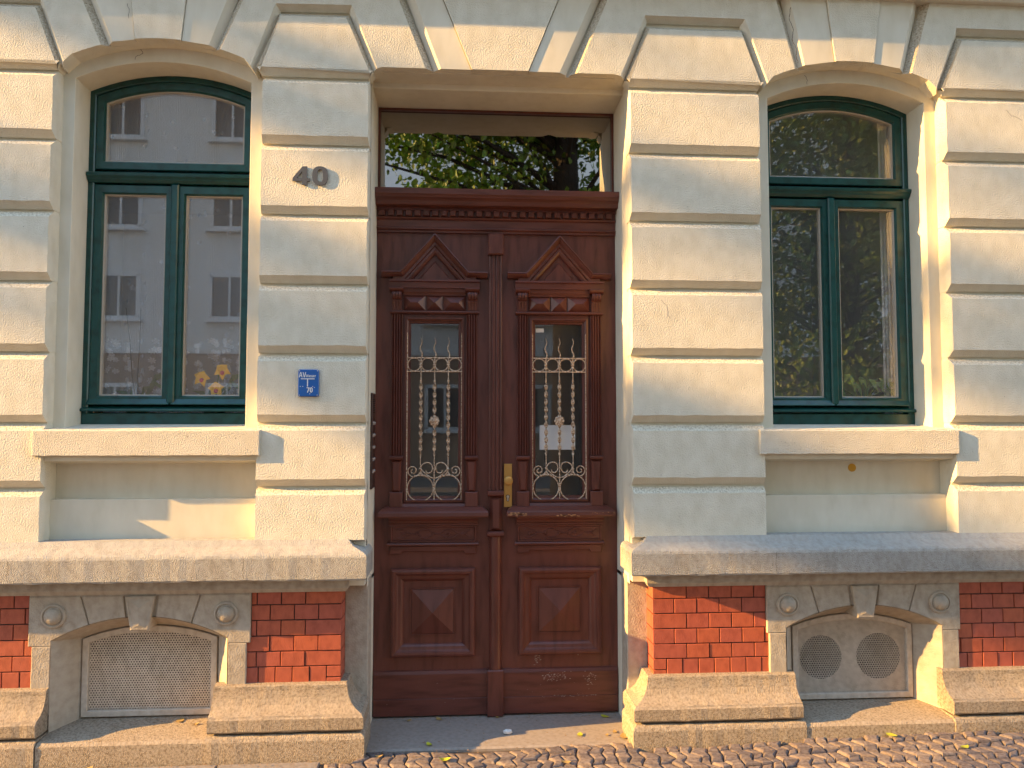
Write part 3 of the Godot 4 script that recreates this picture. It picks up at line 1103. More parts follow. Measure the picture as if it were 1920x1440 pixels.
func base_mouldings() -> void:
	var up := [Vector2(-0.02, 0.330), Vector2(0.030, 0.328), Vector2(0.036, 0.322), Vector2(0.038, 0.300), Vector2(0.046, 0.268), Vector2(0.062, 0.240), Vector2(0.088, 0.219), Vector2(0.112, 0.208), Vector2(0.118, 0.206), Vector2(0.121, 0.198), Vector2(0.128, 0.192), Vector2(0.128, 0.138), Vector2(0.118, 0.128), Vector2(-0.02, 0.128)]
	var low := [Vector2(-0.02, 0.118), Vector2(0.112, 0.116), Vector2(0.128, 0.106), Vector2(0.134, 0.09), Vector2(0.134, -0.06), Vector2(-0.02, -0.06)]
	var runs := [
		PackedVector2Array([Vector2(-3.5, BZ), Vector2(-2.222, BZ)]),
		PackedVector2Array([Vector2(-1.424, BZ), Vector2(-0.806, BZ), Vector2(-0.806, -0.17)]),
		PackedVector2Array([Vector2(0.792, -0.17), Vector2(0.792, BZ), Vector2(1.536, BZ)]),
		PackedVector2Array([Vector2(2.335, BZ), Vector2(3.8, BZ)])]
	for i in 4:
		for k in 2:
			var st := tool()
			var prof: Array = up if k == 0 else low
			var path: PackedVector2Array = runs[i].duplicate()
			if k == 1 and i == 1:
				path[0].x -= 0.012
			if k == 1 and i == 2:
				path[2].x += 0.012
			var rev := []
			for p in prof:
				rev.append(p)
			rev.reverse()
			rough_sweep(st, path, rev)
			obj(st, "base_moulding" if k == 0 else "base_step", M.base_stone, house)

func rough_sweep(st: SurfaceTool, path: PackedVector2Array, prof: Array) -> void:
	var pts := PackedVector2Array()
	for k in path.size() - 1:
		var n := maxi(1, int(path[k].distance_to(path[k + 1]) / 0.035))
		for m in n:
			pts.append(path[k].lerp(path[k + 1], float(m) / n))
	pts.append(path[-1])
	var rows := []
	for p in prof:
		var r := []
		var o := offset_path(pts, false, p.x)
		for i in o.size():
			var a := 0.0018 if p.x > 0.03 else 0.0
			r.append(Vector3(o[i].x, p.y + rng.randf_range(-a, a), o[i].y + rng.randf_range(-a, a)))
		rows.append(r)
	for j in rows.size() - 1:
		for i in pts.size() - 1:
			q(st, rows[j][i], rows[j][i + 1], rows[j + 1][i + 1], rows[j + 1][i])
	var ix := Geometry2D.triangulate_polygon(PackedVector2Array(prof))
	for e in [0, pts.size() - 1]:
		for k in range(0, ix.size(), 3):
			var a: Vector3 = rows[ix[k]][e]
			var b: Vector3 = rows[ix[k + 1]][e]
			var c: Vector3 = rows[ix[k + 2]][e]
			var out := pts[0] - pts[1] if e == 0 else pts[-1] - pts[-2]
			if (b - a).cross(c - a).dot(Vector3(out.x, 0, out.y)) < 0:
				t3(st, a, c, b)
			else:
				t3(st, a, b, c)

# ------------------------------------------------------------------ entrance
func entrance() -> void:
	var st := tool()
	extrude_x(st, [Vector2(-0.6, -0.08), Vector2(-0.6, 0.0), Vector2(0.0, -0.002), Vector2(0.012, -0.010), Vector2(0.014, -0.08)], -0.695, 0.695)
	obj(st, "threshold", M.threshold_stone, house)
	for s in 2:
		leaf([-0.357, 0.3577][s], s)
	post()
	lintel()
	# top light over the lintel
	var tw := node("transom_window", house)
	st = tool()
	sweep(st, PackedVector2Array([Vector2(-0.689, 2.93), Vector2(-0.689, 3.461), Vector2(0.689, 3.461), Vector2(0.689, 2.93)]), true, [Vector2(0, -0.50), Vector2(0, -0.44), Vector2(-0.012, -0.44), Vector2(-0.012, -0.50)])
	obj(st, "frame", M.door_paint, tw)
	st = tool()
	box(st, -0.679, 0.679, 2.94, 3.451, -0.468, -0.460)
	obj(st, "glass_pane", M.mirror_pane, tw)
	st = tool()
	box(st, -0.69, 0.69, 2.9, 3.47, -0.56, -0.50)
	obj(st, "back_board", M.door_paint, tw)

func leaf(xc: float, s: int) -> void:
	var d := node("door_leaf", house)
	d.set_meta("label", "left leaf of the brown panelled door" if s == 0 else "right leaf of the brown panelled door with handle and notice")
	var z := DZ
	var xl: float = -0.689 - xc if s == 0 else -0.010 - xc
	var xr: float = -0.016 - xc if s == 0 else 0.689 - xc
	# stiles and rails round the glass
	for r in [[xl, -0.166, 0.0, 2.735], [0.166, xr, 0.0, 2.735], [-0.166, 0.166, 2.232, 2.735], [-0.166, 0.166, 0.0, 1.19]]:
		var st := tool()
		box(st, xc + r[0], xc + r[1], r[2] + (0.006 if r[2] == 0.0 else 0.0), r[3], z - 0.05, z)
		obj(st, "stile" if r[3] - r[2] > 2.0 else "rail", M.door_paint, d)
	# pediment: raking and level mouldings in one run
	var line := PackedVector2Array([Vector2(xc - 0.300, 2.491), Vector2(xc - 0.193, 2.491), Vector2(xc, 2.710), Vector2(xc + 0.193, 2.491), Vector2(xc + 0.300, 2.491)])
	var st := tool()
	sweep(st, line, false, [Vector2(0, z - 0.002), Vector2(0, z + 0.058), Vector2(-0.006, z + 0.060), Vector2(-0.009, z + 0.052), Vector2(-0.016, z + 0.046), Vector2(-0.026, z + 0.034), Vector2(-0.030, z + 0.028), Vector2(-0.030, z - 0.002)])
	obj(st, "pediment_moulding", M.door_paint_cross, d)
	var rake := PackedVector2Array([Vector2(xc - 0.236, 2.458), Vector2(xc - 0.178, 2.458), Vector2(xc, 2.662), Vector2(xc + 0.178, 2.458), Vector2(xc + 0.236, 2.458)])
	st = tool()
	sweep(st, rake, false, [Vector2(0.006, z - 0.001), Vector2(0.006, z + 0.030), Vector2(-0.010, z + 0.032), Vector2(-0.012, z + 0.024), Vector2(-0.014, z + 0.022), Vector2(-0.014, z - 0.001)])
	obj(st, "pediment_moulding", M.door_paint_cross, d)
	var inner := PackedVector2Array([Vector2(xc - 0.165, 2.4445), Vector2(xc, 2.634), Vector2(xc + 0.165, 2.4445)])
	st = tool()
	sweep(st, inner, false, [Vector2(0.004, z - 0.0005), Vector2(0.004, z + 0.024), Vector2(-0.008, z + 0.026), Vector2(-0.018, z + 0.020), Vector2(-0.024, z + 0.012), Vector2(-0.024, z - 0.0005)])
	obj(st, "pediment_moulding", M.door_paint_cross, d)
	st = tool()
	slab(st, PackedVector2Array([Vector2(xc - 0.098, 2.4445), Vector2(xc + 0.098, 2.4445), Vector2(xc, 2.560)]), [[0.0, z - 0.01], [0.0, z + 0.006], [0.6, z + 0.012], [1.0, z + 0.012]], 0.010)
	obj(st, "pediment_panel", M.door_paint, d)
	# cornice under the pediment, frieze, brackets
	st = tool()
	extrude_x(st, [Vector2(z - 0.001, 2.4446), Vector2(z + 0.052, 2.4446), Vector2(z + 0.054, 2.434), Vector2(z + 0.042, 2.430), Vector2(z + 0.040, 2.398), Vector2(z - 0.001, 2.398)], xc - 0.256, xc + 0.256)
	obj(st, "frieze", M.door_paint_cross, d)
	st = tool()
	extrude_x(st, [Vector2(z - 0.0012, 2.3978), Vector2(z + 0.026, 2.3978), Vector2(z + 0.024, 2.378), Vector2(z + 0.016, 2.368), Vector2(z + 0.014, 2.358), Vector2(z - 0.0012, 2.358)], xc - 0.178, xc + 0.178)
	obj(st, "frieze_moulding", M.door_paint_cross, d)
	for sd in [-1.0, 1.0]:
		bracket(d, xc + sd * 0.214, z)
	# three faceted bosses
	for b in [[-0.176, -0.053], [-0.046, 0.044], [0.051, 0.177]]:
		st = tool()
		boss(st, xc + b[0], xc + b[1], 2.2735, 2.3575, z, z + 0.006, z + 0.034)
		obj(st, "faceted_boss", M.door_paint, d)
	st = tool()
	extrude_x(st, [Vector2(z - 0.001, 2.252), Vector2(z + 0.030, 2.254), Vector2(z + 0.036, 2.260), Vector2(z + 0.034, 2.268), Vector2(z - 0.001, 2.271)], xc - 0.252, xc + 0.252)
	obj(st, "ledge", M.door_paint_cross, d)
	# fluted pilasters with pedestals
	for sd in [-1.0, 1.0]:
		var px: float = xc + sd * 0.211
		st = tool()
		fluted(st, px, 0.029, 1.447, 2.2515, z, 0.022, 4)
		obj(st, "fluted_pilaster", M.door_paint, d)
		st = tool()
		extrude_x(st, [Vector2(z - 0.001, 1.4469), Vector2(z + 0.032, 1.444), Vector2(z + 0.038, 1.438), Vector2(z + 0.036, 1.428), Vector2(z + 0.026, 1.422), Vector2(z - 0.001, 1.421)], px - 0.037, px + 0.037)
		obj(st, "pilaster_ring", M.door_paint_cross, d)
		st = tool()
		slab(st, PackedVector2Array([Vector2(px - 0.022, 1.244), Vector2(px + 0.022, 1.244), Vector2(px + 0.030, 1.4208), Vector2(px - 0.030, 1.4208)]), [[0.0, z - 0.001], [0.0, z + 0.016], [1.0, z + 0.030]], 0.011)
		obj(st, "pedestal_shaft", M.door_paint, d)
		st = tool()
		box(st, px - 0.037, px + 0.037, 1.158, 1.2438, z - 0.001, z + 0.036, 0.005)
		obj(st, "pedestal_block", M.door_paint, d)
	# glazing frame, glass
	var loop := PackedVector2Array([Vector2(xc - 0.168, 1.185), Vector2(xc - 0.168, 2.234), Vector2(xc + 0.168, 2.234), Vector2(xc + 0.168, 1.185)])
	st = tool()
	sweep(st, loop, true, [Vector2(0, z - 0.002), Vector2(0, z + 0.012), Vector2(-0.010, z + 0.014), Vector2(-0.012, z + 0.006), Vector2(-0.018, z + 0.002), Vector2(-0.020, z - 0.012), Vector2(-0.031, z - 0.014), Vector2(-0.033, z - 0.030)])
	obj(st, "glazing_frame", M.door_paint, d)
	st = tool()
	box(st, xc - 0.136, xc + 0.136, 1.21, 2.202, z - 0.032, z - 0.027)
	obj(st, "glass_pane", M.pane, d)
	grille(d, xc, z)
	# deep sill with hood
	st = tool()
	sill_hood(st, xc, z)
	obj(st, "door_sill", M.door_paint_cross, d)
	st = tool()
	extrude_x(st, [Vector2(z - 0.001, 1.104), Vector2(z + 0.046, 1.104), Vector2(z + 0.044, 1.094), Vector2(z + 0.030, 1.082), Vector2(z + 0.026, 1.070), Vector2(z + 0.030, 1.066), Vector2(z + 0.030, 1.058), Vector2(z + 0.016, 1.054), Vector2(z - 0.001, 1.054)], xc - 0.248, xc + 0.248)
	obj(st, "sill_moulding", M.door_paint_cross, d)
	# carved tablet
	st = tool()
	var tab := PackedVector2Array([Vector2(xc - 0.240, 0.962), Vector2(xc - 0.240, 1.0535), Vector2(xc + 0.240, 1.0535), Vector2(xc + 0.240, 0.962)])
	sweep(st, tab, true, [Vector2(0, z - 0.001), Vector2(0, z + 0.018), Vector2(-0.008, z + 0.018), Vector2(-0.012, z + 0.010)])
	box(st, xc - 0.230, xc + 0.230, 0.970, 1.046, z - 0.001, z + 0.0095)
	obj(st, "tablet", M.door_paint_cross, d)
	carving(d, xc, z + 0.0105)
	st = tool()
	extrude_x(st, [Vector2(z - 0.001, 0.9619), Vector2(z + 0.030, 0.9595), Vector2(z + 0.034, 0.953), Vector2(z + 0.032, 0.946), Vector2(z + 0.020, 0.942), Vector2(z - 0.001, 0.942)], xc - 0.256, xc + 0.252)
	obj(st, "tablet_ledge", M.door_paint_cross, d)
	st = tool()
	var ap := PackedVector2Array([Vector2(xc - 0.242, 0.897), Vector2(xc - 0.180, 0.897), Vector2(xc - 0.174, 0.912), Vector2(xc + 0.168, 0.912), Vector2(xc + 0.176, 0.897), Vector2(xc + 0.238, 0.897), Vector2(xc + 0.238, 0.9418), Vector2(xc - 0.242, 0.9418)])
	slab(st, ap, [[0.0, z - 0.001], [0.0, z + 0.013], [1.0, z + 0.016]], 0.003)
	obj(st, "apron", M.door_paint_cross, d)
	# square panel with pyramid
	st = tool()
	var sq := PackedVector2Array([Vector2(xc - 0.236, 0.331), Vector2(xc - 0.236, 0.817), Vector2(xc + 0.234, 0.817), Vector2(xc + 0.234, 0.331)])
	sweep(st, sq, true, [Vector2(0, z - 0.001), Vector2(0, z + 0.022), Vector2(-0.006, z + 0.030), Vector2(-0.016, z + 0.034), Vector2(-0.028, z + 0.032), Vector2(-0.034, z + 0.024), Vector2(-0.040, z + 0.020), Vector2(-0.056, z + 0.016), Vector2(-0.066, z + 0.008), Vector2(-0.070, z + 0.002), Vector2(-0.072, z - 0.001)])
	obj(st, "panel_moulding", M.door_paint, d)
	st = tool()
	sweep(st, PackedVector2Array([Vector2(xc - 0.128, 0.447), Vector2(xc - 0.128, 0.706), Vector2(xc + 0.122, 0.706), Vector2(xc + 0.122, 0.447)]), true, [Vector2(0, z - 0.0005), Vector2(0, z + 0.007), Vector2(-0.005, z + 0.007), Vector2(-0.007, z - 0.0005)])
	obj(st, "pyramid_border", M.door_paint, d)
	st = tool()
	boss(st, xc - 0.120, xc + 0.114, 0.455, 0.698, z - 0.0008, z + 0.004, z + 0.046)
	obj(st, "pyramid_boss", M.door_paint, d)
	# kick boards
	for b in [[0.010, 0.1010], [0.1022, 0.236]]:
		st = tool()
		box(st, xc + xl + 0.004, xc + xr - 0.030 if s == 0 else xc + xr - 0.004, b[0], b[1], z - 0.001, z + 0.018, 0.0015)
		obj(st, "kick_board", M.door_paint_cross, d)
	st = tool()
	extrude_x(st, [Vector2(z - 0.001, 0.2362), Vector2(z + 0.018, 0.2362), Vector2(z + 0.010, 0.250), Vector2(z - 0.001, 0.256)], xc + xl + 0.004, xc + xr - 0.030 if s == 0 else xc + xr - 0.004)
	obj(st, "kick_board_bevel", M.door_paint_cross, d)
	if s == 1:
		hardware(d, z)
		flecks(d, "bare_wood_wear", M.bare_wood, [[xc - 0.285, xc - 0.20, 1.113, 1.131, 26, 0.009], [xc - 0.02, xc + 0.10, 1.108, 1.118, 14, 0.010], [xc + 0.15, xc + 0.30, 1.122, 1.130, 8, 0.006]], z + 0.0806)
		flecks(d, "paint_scuff", M.scuffed_paint, [[xc - 0.10, xc + 0.06, 0.185, 0.235, 60, 0.0045], [xc + 0.13, xc + 0.20, 0.16, 0.234, 40, 0.004], [xc - 0.12, xc + 0.20, 0.096, 0.106, 20, 0.004]], z + 0.0184)
		flecks(d, "paint_scuff", M.scuffed_paint, [[xc - 0.15, xc - 0.11, 0.27, 0.325, 26, 0.0045], [xc + 0.10, xc + 0.14, 0.318, 0.33, 8, 0.004]], z + 0.0004)
	flecks(d, "paint_fleck", M.scuffed_paint, [[xc + xl + 0.03, xc + xr - 0.05, 0.03, 0.235, 12, 0.0022]], z + 0.0184)

func flecks(parent: Node, called: String, m: Material, spots: Array, z: float) -> void:   # chipped and rubbed paint: small ragged flakes with an outline of their own
	var st := tool()
	for p in spots:
		var cx: float = (p[0] + p[1]) / 2.0
		var cy: float = (p[2] + p[3]) / 2.0
		for k in p[4]:
			var c := Vector2(cx + rng.randfn() * 0.27 * (p[1] - p[0]), cy + rng.randfn() * 0.27 * (p[3] - p[2]))
			c = c.clamp(Vector2(p[0], p[2]), Vector2(p[1], p[3]))
			var poly := PackedVector2Array()
			var r: float = p[5] * rng.randf_range(0.25, 1.0)
			for i in 7:
				var a := TAU * i / 7.0
				poly.append(c + Vector2(cos(a) * r * rng.randf_range(0.7, 1.9), sin(a) * r * rng.randf_range(0.25, 0.6)))
			cap(st, poly, z, false)
	var o := obj(st, called, m, parent)
	o.set_meta("kind", "stuff")

func boss(st: SurfaceTool, x0: float, x1: float, y0: float, y1: float, zb: float, z0: float, z1: float) -> void:
	# low pyramid or hipped roof with small upright sides
	var w := x1 - x0
	var h := y1 - y0
	var cy := (y0 + y1) / 2.0
	var r := minf(w, h) / 2.0
	var a := Vector3(x0 + minf(r, w / 2.0), cy, z1)
	var b := Vector3(x1 - minf(r, w / 2.0), cy, z1)
	if h > w:
		a = Vector3((x0 + x1) / 2.0, y0 + h / 2.0, z1)
		b = a
	var c := [Vector3(x0, y0, z0), Vector3(x1, y0, z0), Vector3(x1, y1, z0), Vector3(x0, y1, z0)]
	for i in 4:
		var p: Vector3 = c[i]
		var n: Vector3 = c[(i + 1) % 4]
		q(st, Vector3(p.x, p.y, zb), Vector3(n.x, n.y, zb), n, p)
	if a.distance_to(b) < 1e-4:
		for i in 4:
			t3(st, c[i], c[(i + 1) % 4], a)
	else:
		q(st, c[0], c[1], b, a)
		t3(st, c[1], c[2], b)
		q(st, c[2], c[3], a, b)
		t3(st, c[3], c[0], a)

func fluted(st: SurfaceTool, px: float, half: float, y0: float, y1: float, z: float, depth: float, n: int) -> void:
	var prof := [Vector2(px - half, z - 0.001), Vector2(px - half, z + depth - 0.002)]
	var pitch := 2.0 * half / n
	for k in n:
		var xa := px - half + k * pitch
		for p in [[0.14, 0.0], [0.24, -0.006], [0.5, -0.0095], [0.76, -0.006], [0.86, 0.0]]:
			prof.append(Vector2(xa + pitch * p[0], z + depth + p[1]))
	prof.append(Vector2(px + half, z + depth - 0.002))
	prof.append(Vector2(px + half, z - 0.001))
	for i in prof.size() - 1:
		var a: Vector2 = prof[i]
		var b: Vector2 = prof[i + 1]
		q(st, Vector3(a.x, y0, a.y), Vector3(b.x, y0, b.y), Vector3(b.x, y1, b.y), Vector3(a.x, y1, a.y))

func bracket(d: Node, px: float, z: float) -> void:
	var st := tool()
	extrude_x(st, [Vector2(z - 0.001, 2.3976), Vector2(z + 0.058, 2.3976), Vector2(z + 0.062, 2.392), Vector2(z + 0.058, 2.384), Vector2(z + 0.046, 2.376), Vector2(z - 0.001, 2.374)], px - 0.040, px + 0.040)
	obj(st, "bracket_cap", M.door_paint_cross, d)
	st = tool()
	extrude_x(st, [Vector2(z - 0.001, 2.3738), Vector2(z + 0.048, 2.3738), Vector2(z + 0.054, 2.362), Vector2(z + 0.052, 2.348), Vector2(z + 0.042, 2.338), Vector2(z + 0.030, 2.332), Vector2(z + 0.032, 2.322), Vector2(z + 0.026, 2.300), Vector2(z + 0.022, 2.2712), Vector2(z - 0.001, 2.2712)], px - 0.027, px + 0.027)
	obj(st, "bracket", M.door_paint, d)
	for k in 3:
		st = tool()
		var x := px + (k - 1) * 0.016
		tube(st, [Vector3(x, 2.372, z + 0.050), Vector3(x, 2.360, z + 0.056), Vector3(x, 2.346, z + 0.053), Vector3(x, 2.336, z + 0.042)], [0.004, 0.0055, 0.005, 0.003], 6)
		tube(st, [Vector3(x, 2.322, z + 0.033), Vector3(x, 2.300, z + 0.027), Vector3(x, 2.277, z + 0.023)], [0.004, 0.0038, 0.002], 6)
		obj(st, "bracket_reed", M.door_paint, d)

func sill_hood(st: SurfaceTool, xc: float, z: float) -> void:
	# sloping ledge with splayed ends: rings from the top edge at the glass to the nose
	var rings := [[0.176, 1.182, 0.000], [0.172, 1.178, 0.022], [0.262, 1.163, 0.030], [0.274, 1.160, 0.040], [0.290, 1.150, 0.056], [0.300, 1.140, 0.070], [0.306, 1.132, 0.078], [0.306, 1.114, 0.080], [0.302, 1.106, 0.076], [0.300, 1.104, 0.02], [0.300, 1.104, -0.001]]
	for k in rings.size() - 1:
		var a = rings[k]
		var b = rings[k + 1]
		q(st, Vector3(xc - b[0], b[1], z + b[2]), Vector3(xc + b[0], b[1], z + b[2]), Vector3(xc + a[0], a[1], z + a[2]), Vector3(xc - a[0], a[1], z + a[2]))
		for s in [-1.0, 1.0]:
			var p := [Vector3(xc + s * a[0], a[1], z + a[2]), Vector3(xc + s * b[0], b[1], z + b[2]), Vector3(xc + s * b[0], b[1], z - 0.001), Vector3(xc + s * a[0], a[1], z - 0.001)]
			if s > 0:
				q(st, p[0], p[1], p[2], p[3])
			else:
				q(st, p[3], p[2], p[1], p[0])

func carving(d: Node, xc: float, z: float) -> void:
	for k in 2:
		var st := tool()
		var pts := []
		for i in 61:
			var t := i / 60.0
			var x := xc - 0.205 + 0.41 * t
			var y := 1.008 + (1.0 if k == 0 else -1.0) * (0.012 + 0.013 * sin(t * TAU * 3.0 + 0.6))
			pts.append(Vector3(x, y, z))
		tube(st, pts, 0.0032, 6)
		obj(st, "carved_tendril", M.door_paint, d)
	for k in 5:
		var st := tool()
		var c := Vector3(xc - 0.17 + k * 0.085, 1.008, z)
		for m in 3:
			var a := TAU * m / 3.0 + k
			tube(st, [c, c + Vector3(cos(a) * 0.012, sin(a) * 0.006, 0.003), c + Vector3(cos(a + 0.4) * 0.022, sin(a + 0.4) * 0.011, 0.0)], [0.004, 0.004, 0.001], 6)
		obj(st, "carved_leaf", M.door_paint, d)

func grille(d: Node, xc: float, z: float) -> void:
	var zi := z + 0.004
	var r := 0.0042
	for s in [-0.155, 0.155]:
		var st := tool()
		tube(st, [Vector3(xc + s, 1.190, zi), Vector3(xc + s, 2.125, zi), Vector3(xc + s, 2.128, zi), Vector3(xc + s, 2.138, zi), Vector3(xc + s, 2.150, zi)], [r, r, 0.0055, 0.004, 0.0008], 6)
		obj(st, "grille_upright", M.iron_paint, d)
	for y in [1.190, 1.924, 2.003]:
		var st := tool()
		tube(st, [Vector3(xc - 0.157, y, zi), Vector3(xc + 0.157, y, zi)], r, 6)
		obj(st, "grille_crossbar", M.iron_paint, d)
	for k in 3:
		var x: float = xc + [-0.0765, 0.001, 0.079][k]
		var st := tool()
		# flame-shaped tip
		var pts := []
		var rs := []
		for i in 25:
			var t := i / 24.0
			pts.append(Vector3(x + sin(t * TAU * 1.6) * 0.007 * (1.0 - 0.35 * t), 2.003 + 0.117 * t, zi))
			rs.append(lerpf(0.0045, 0.0012, t) * (1.15 if t > 0.1 else 1.0))
		tube(st, pts, rs, 6)
		tube(st, [Vector3(x, 1.878, zi), Vector3(x, 2.004, zi)], 0.0038, 6)
		twisted(st, x, 1.446, 1.880, zi, 5.0 if k != 1 else 5.0)
		var low: float = 1.334 if k != 1 else 1.190
		tube(st, [Vector3(x, low, zi), Vector3(x, 1.448, zi)], 0.0036, 6)
		obj(st, "grille_bar", M.iron_paint, d)
	for k in 4:
		var st := tool()
		var c := Vector3(xc - 0.1155 + k * 0.0775, 1.9635, zi)
		ring(st, c, 0.0365, 0.0038)
		obj(st, "grille_ring", M.iron_paint, d)
		if k < 3:
			st = tool()
			tube(st, [c + Vector3(0.027, 0, 0.003), c + Vector3(0.050, 0, 0.003)], 0.0038, 6)
			obj(st, "grille_clip", M.iron_paint, d)
	for s in [-1.0, 1.0]:
		var st := tool()
		ring(st, Vector3(xc + s * 0.0775, 1.263, zi), 0.0735, 0.0040)
		obj(st, "grille_circle", M.iron_paint, d)
		# scroll that curls outward beside the upright
		st = tool()
		var pts := []
		for i in 40:
			var t := i / 39.0
			var a := lerpf(0.2, TAU * 1.75, t)
			var rr := lerpf(0.040, 0.006, pow(t, 0.8))
			pts.append(Vector3(xc + s * (0.1165 - rr * cos(a) + 0.002), 1.362 - rr * sin(a), zi))
		tube(st, pts, 0.0038, 6)
		obj(st, "grille_scroll", M.iron_paint, d)
		st = tool()
		pts = []
		for i in 44:
			var t := i / 43.0
			var a := lerpf(-PI * 0.55, PI * 1.9, t)
			var rr := lerpf(0.040, 0.040, t) if t < 0.5 else lerpf(0.040, 0.007, (t - 0.5) * 2.0)
			pts.append(Vector3(xc + s * (0.0385 + rr * cos(a) * 0.92), 1.368 + rr * sin(a), zi))
		tube(st, pts, 0.0038, 6)
		obj(st, "grille_scroll", M.iron_paint, d)
		for c in [[0.052, 1.3345], [0.106, 1.334], [0.0775, 1.372]]:
			st = tool()
			tube(st, [Vector3(xc + s * (c[0] - 0.007), c[1] + 0.004 * s, zi + 0.002), Vector3(xc + s * (c[0] + 0.007), c[1] - 0.004 * s, zi + 0.002)], 0.0045, 6)
			obj(st, "grille_clip", M.iron_paint, d)
	var st := tool()
	var curve := []
	for i in 21:
		var t := i / 20.0
		curve.append(Vector3(xc + lerpf(-0.074, 0.076, t), 1.372 - 0.052 * sin(PI * t), zi))
	tube(st, curve, 0.0038, 6)
	obj(st, "grille_arch", M.iron_paint, d)
	st = tool()
	for k in 8:
		var a := TAU * k / 8.0
		var c := Vector3(xc + cos(a) * 0.020, 1.643 + sin(a) * 0.020, zi + 0.006)
		lathe(st, [Vector2(0.0105, -0.004), Vector2(0.0100, 0.002), Vector2(0.006, 0.005), Vector2(0.0, 0.0055)], c, Vector3.BACK, 8)
	lathe(st, [Vector2(0.022, -0.004), Vector2(0.018, 0.006), Vector2(0.010, 0.010), Vector2(0.0, 0.012)], Vector3(xc, 1.643, zi + 0.006), Vector3.BACK, 12)
	obj(st, "grille_rosette", M.iron_paint, d)

func ring(st: SurfaceTool, c: Vector3, rad: float, r: float) -> void:
	var pts := []
	for i in 32:
		var a := TAU * i / 32.0
		pts.append(c + Vector3(cos(a) * rad, sin(a) * rad, 0))
	tube(st, pts, r, 6, true)

func twisted(st: SurfaceTool, x: float, y0: float, y1: float, z: float, turns: float) -> void:
	# flat bar wound about its own axis
	var n := 72
	var w := 0.0108
	var t := 0.0016
	var rows := []
	for i in n + 1:
		var f := float(i) / n
		var a := f * TAU * turns
		var e := minf(1.0, minf(f, 1.0 - f) * 24.0)
		var u := Vector3(cos(a), 0, sin(a)) * lerpf(0.004, w, e)
		var v := Vector3(-sin(a), 0, cos(a)) * t
		var c := Vector3(x, lerpf(y0, y1, f), z)
		rows.append([c - u - v, c + u - v, c + u + v, c - u + v])
	for i in n:
		for k in 4:
			var k2 := (k + 1) % 4
			q(st, rows[i][k2], rows[i][k], rows[i + 1][k], rows[i + 1][k2])

func hardware(d: Node, z: float) -> void:
	var st := tool()
	box(st, 0.0395, 0.0855, 1.155, 1.399, z, z + 0.009, 0.0012)
	obj(st, "handle_plate", M.brass, d)
	st = tool()
	lathe(st, [Vector2(0.012, 0.0), Vector2(0.011, 0.030), Vector2(0.0225, 0.034), Vector2(0.0255, 0.042), Vector2(0.0245, 0.052), Vector2(0.018, 0.058), Vector2(0.0, 0.060)], Vector3(0.062, 1.306, z + 0.009), Vector3.BACK, 28)
	obj(st, "door_knob", M.brass, d)
	st = tool()
	lathe(st, [Vector2(0.0115, 0.0), Vector2(0.011, 0.0015), Vector2(0.0, 0.0015)], Vector3(0.0615, 1.214, z + 0.0091), Vector3.BACK, 18)
	box(st, 0.0545, 0.0685, 1.188, 1.212, z + 0.009, z + 0.0103)
	obj(st, "keyhole_rose", M.dark_hole, d)
	st = tool()
	lathe(st, [Vector2(0.0085, 0.0), Vector2(0.008, 0.003), Vector2(0.0, 0.003)], Vector3(0.0615, 1.214, z + 0.0107), Vector3.BACK, 18)
	box(st, 0.0573, 0.0657, 1.190, 1.214, z + 0.0106, z + 0.0133)
	obj(st, "lock_cylinder", M.steel, d)

func post() -> void:
	var p := node("door_post", house)
	var x := -0.010
	var z := DZ
	var st := tool()
	box(st, x - 0.044, x + 0.044, 2.594, 2.716, z - 0.01, z + 0.050, 0.006)
	obj(st, "post_cap", M.door_paint, p)
	st = tool()
	fluted(st, x, 0.036, 1.250, 2.5938, z, 0.032, 3)
	obj(st, "fluted_shaft", M.door_paint, p)
	for y in [1.219, 0.992]:
		st = tool()
		extrude_x(st, [Vector2(z - 0.001, y + 0.031), Vector2(z + 0.040, y + 0.030), Vector2(z + 0.050, y + 0.022), Vector2(z + 0.050, y + 0.008), Vector2(z + 0.038, y), Vector2(z - 0.001, y)], x - 0.045, x + 0.047)
		obj(st, "post_ring", M.door_paint_cross, p)
	st = tool()
	slab(st, rect(x - 0.033, x + 0.037, 1.0232, 1.2188), [[0.0, z - 0.001], [0.0, z + 0.020], [1.0, z + 0.038]], 0.018)
	obj(st, "post_block", M.door_paint, p)
	st = tool()
	var prof := [Vector2(x - 0.034, z - 0.001)]
	for i in 9:
		var a := PI - PI * i / 8.0
		prof.append(Vector2(x + 0.002 + cos(a) * 0.032, z + 0.010 + sin(a) * 0.030))
	prof.append(Vector2(x + 0.036, z - 0.001))
	for i in prof.size() - 1:
		q(st, Vector3(prof[i].x, 0.256, prof[i].y), Vector3(prof[i + 1].x, 0.256, prof[i + 1].y), Vector3(prof[i + 1].x, 0.9918, prof[i + 1].y), Vector3(prof[i].x, 0.9918, prof[i].y))
	obj(st, "half_column", M.door_paint, p)
	st = tool()
	box(st, x - 0.044, x + 0.045, 0.004, 0.2558, z - 0.001, z + 0.044, 0.005)
	obj(st, "post_base", M.door_paint, p)

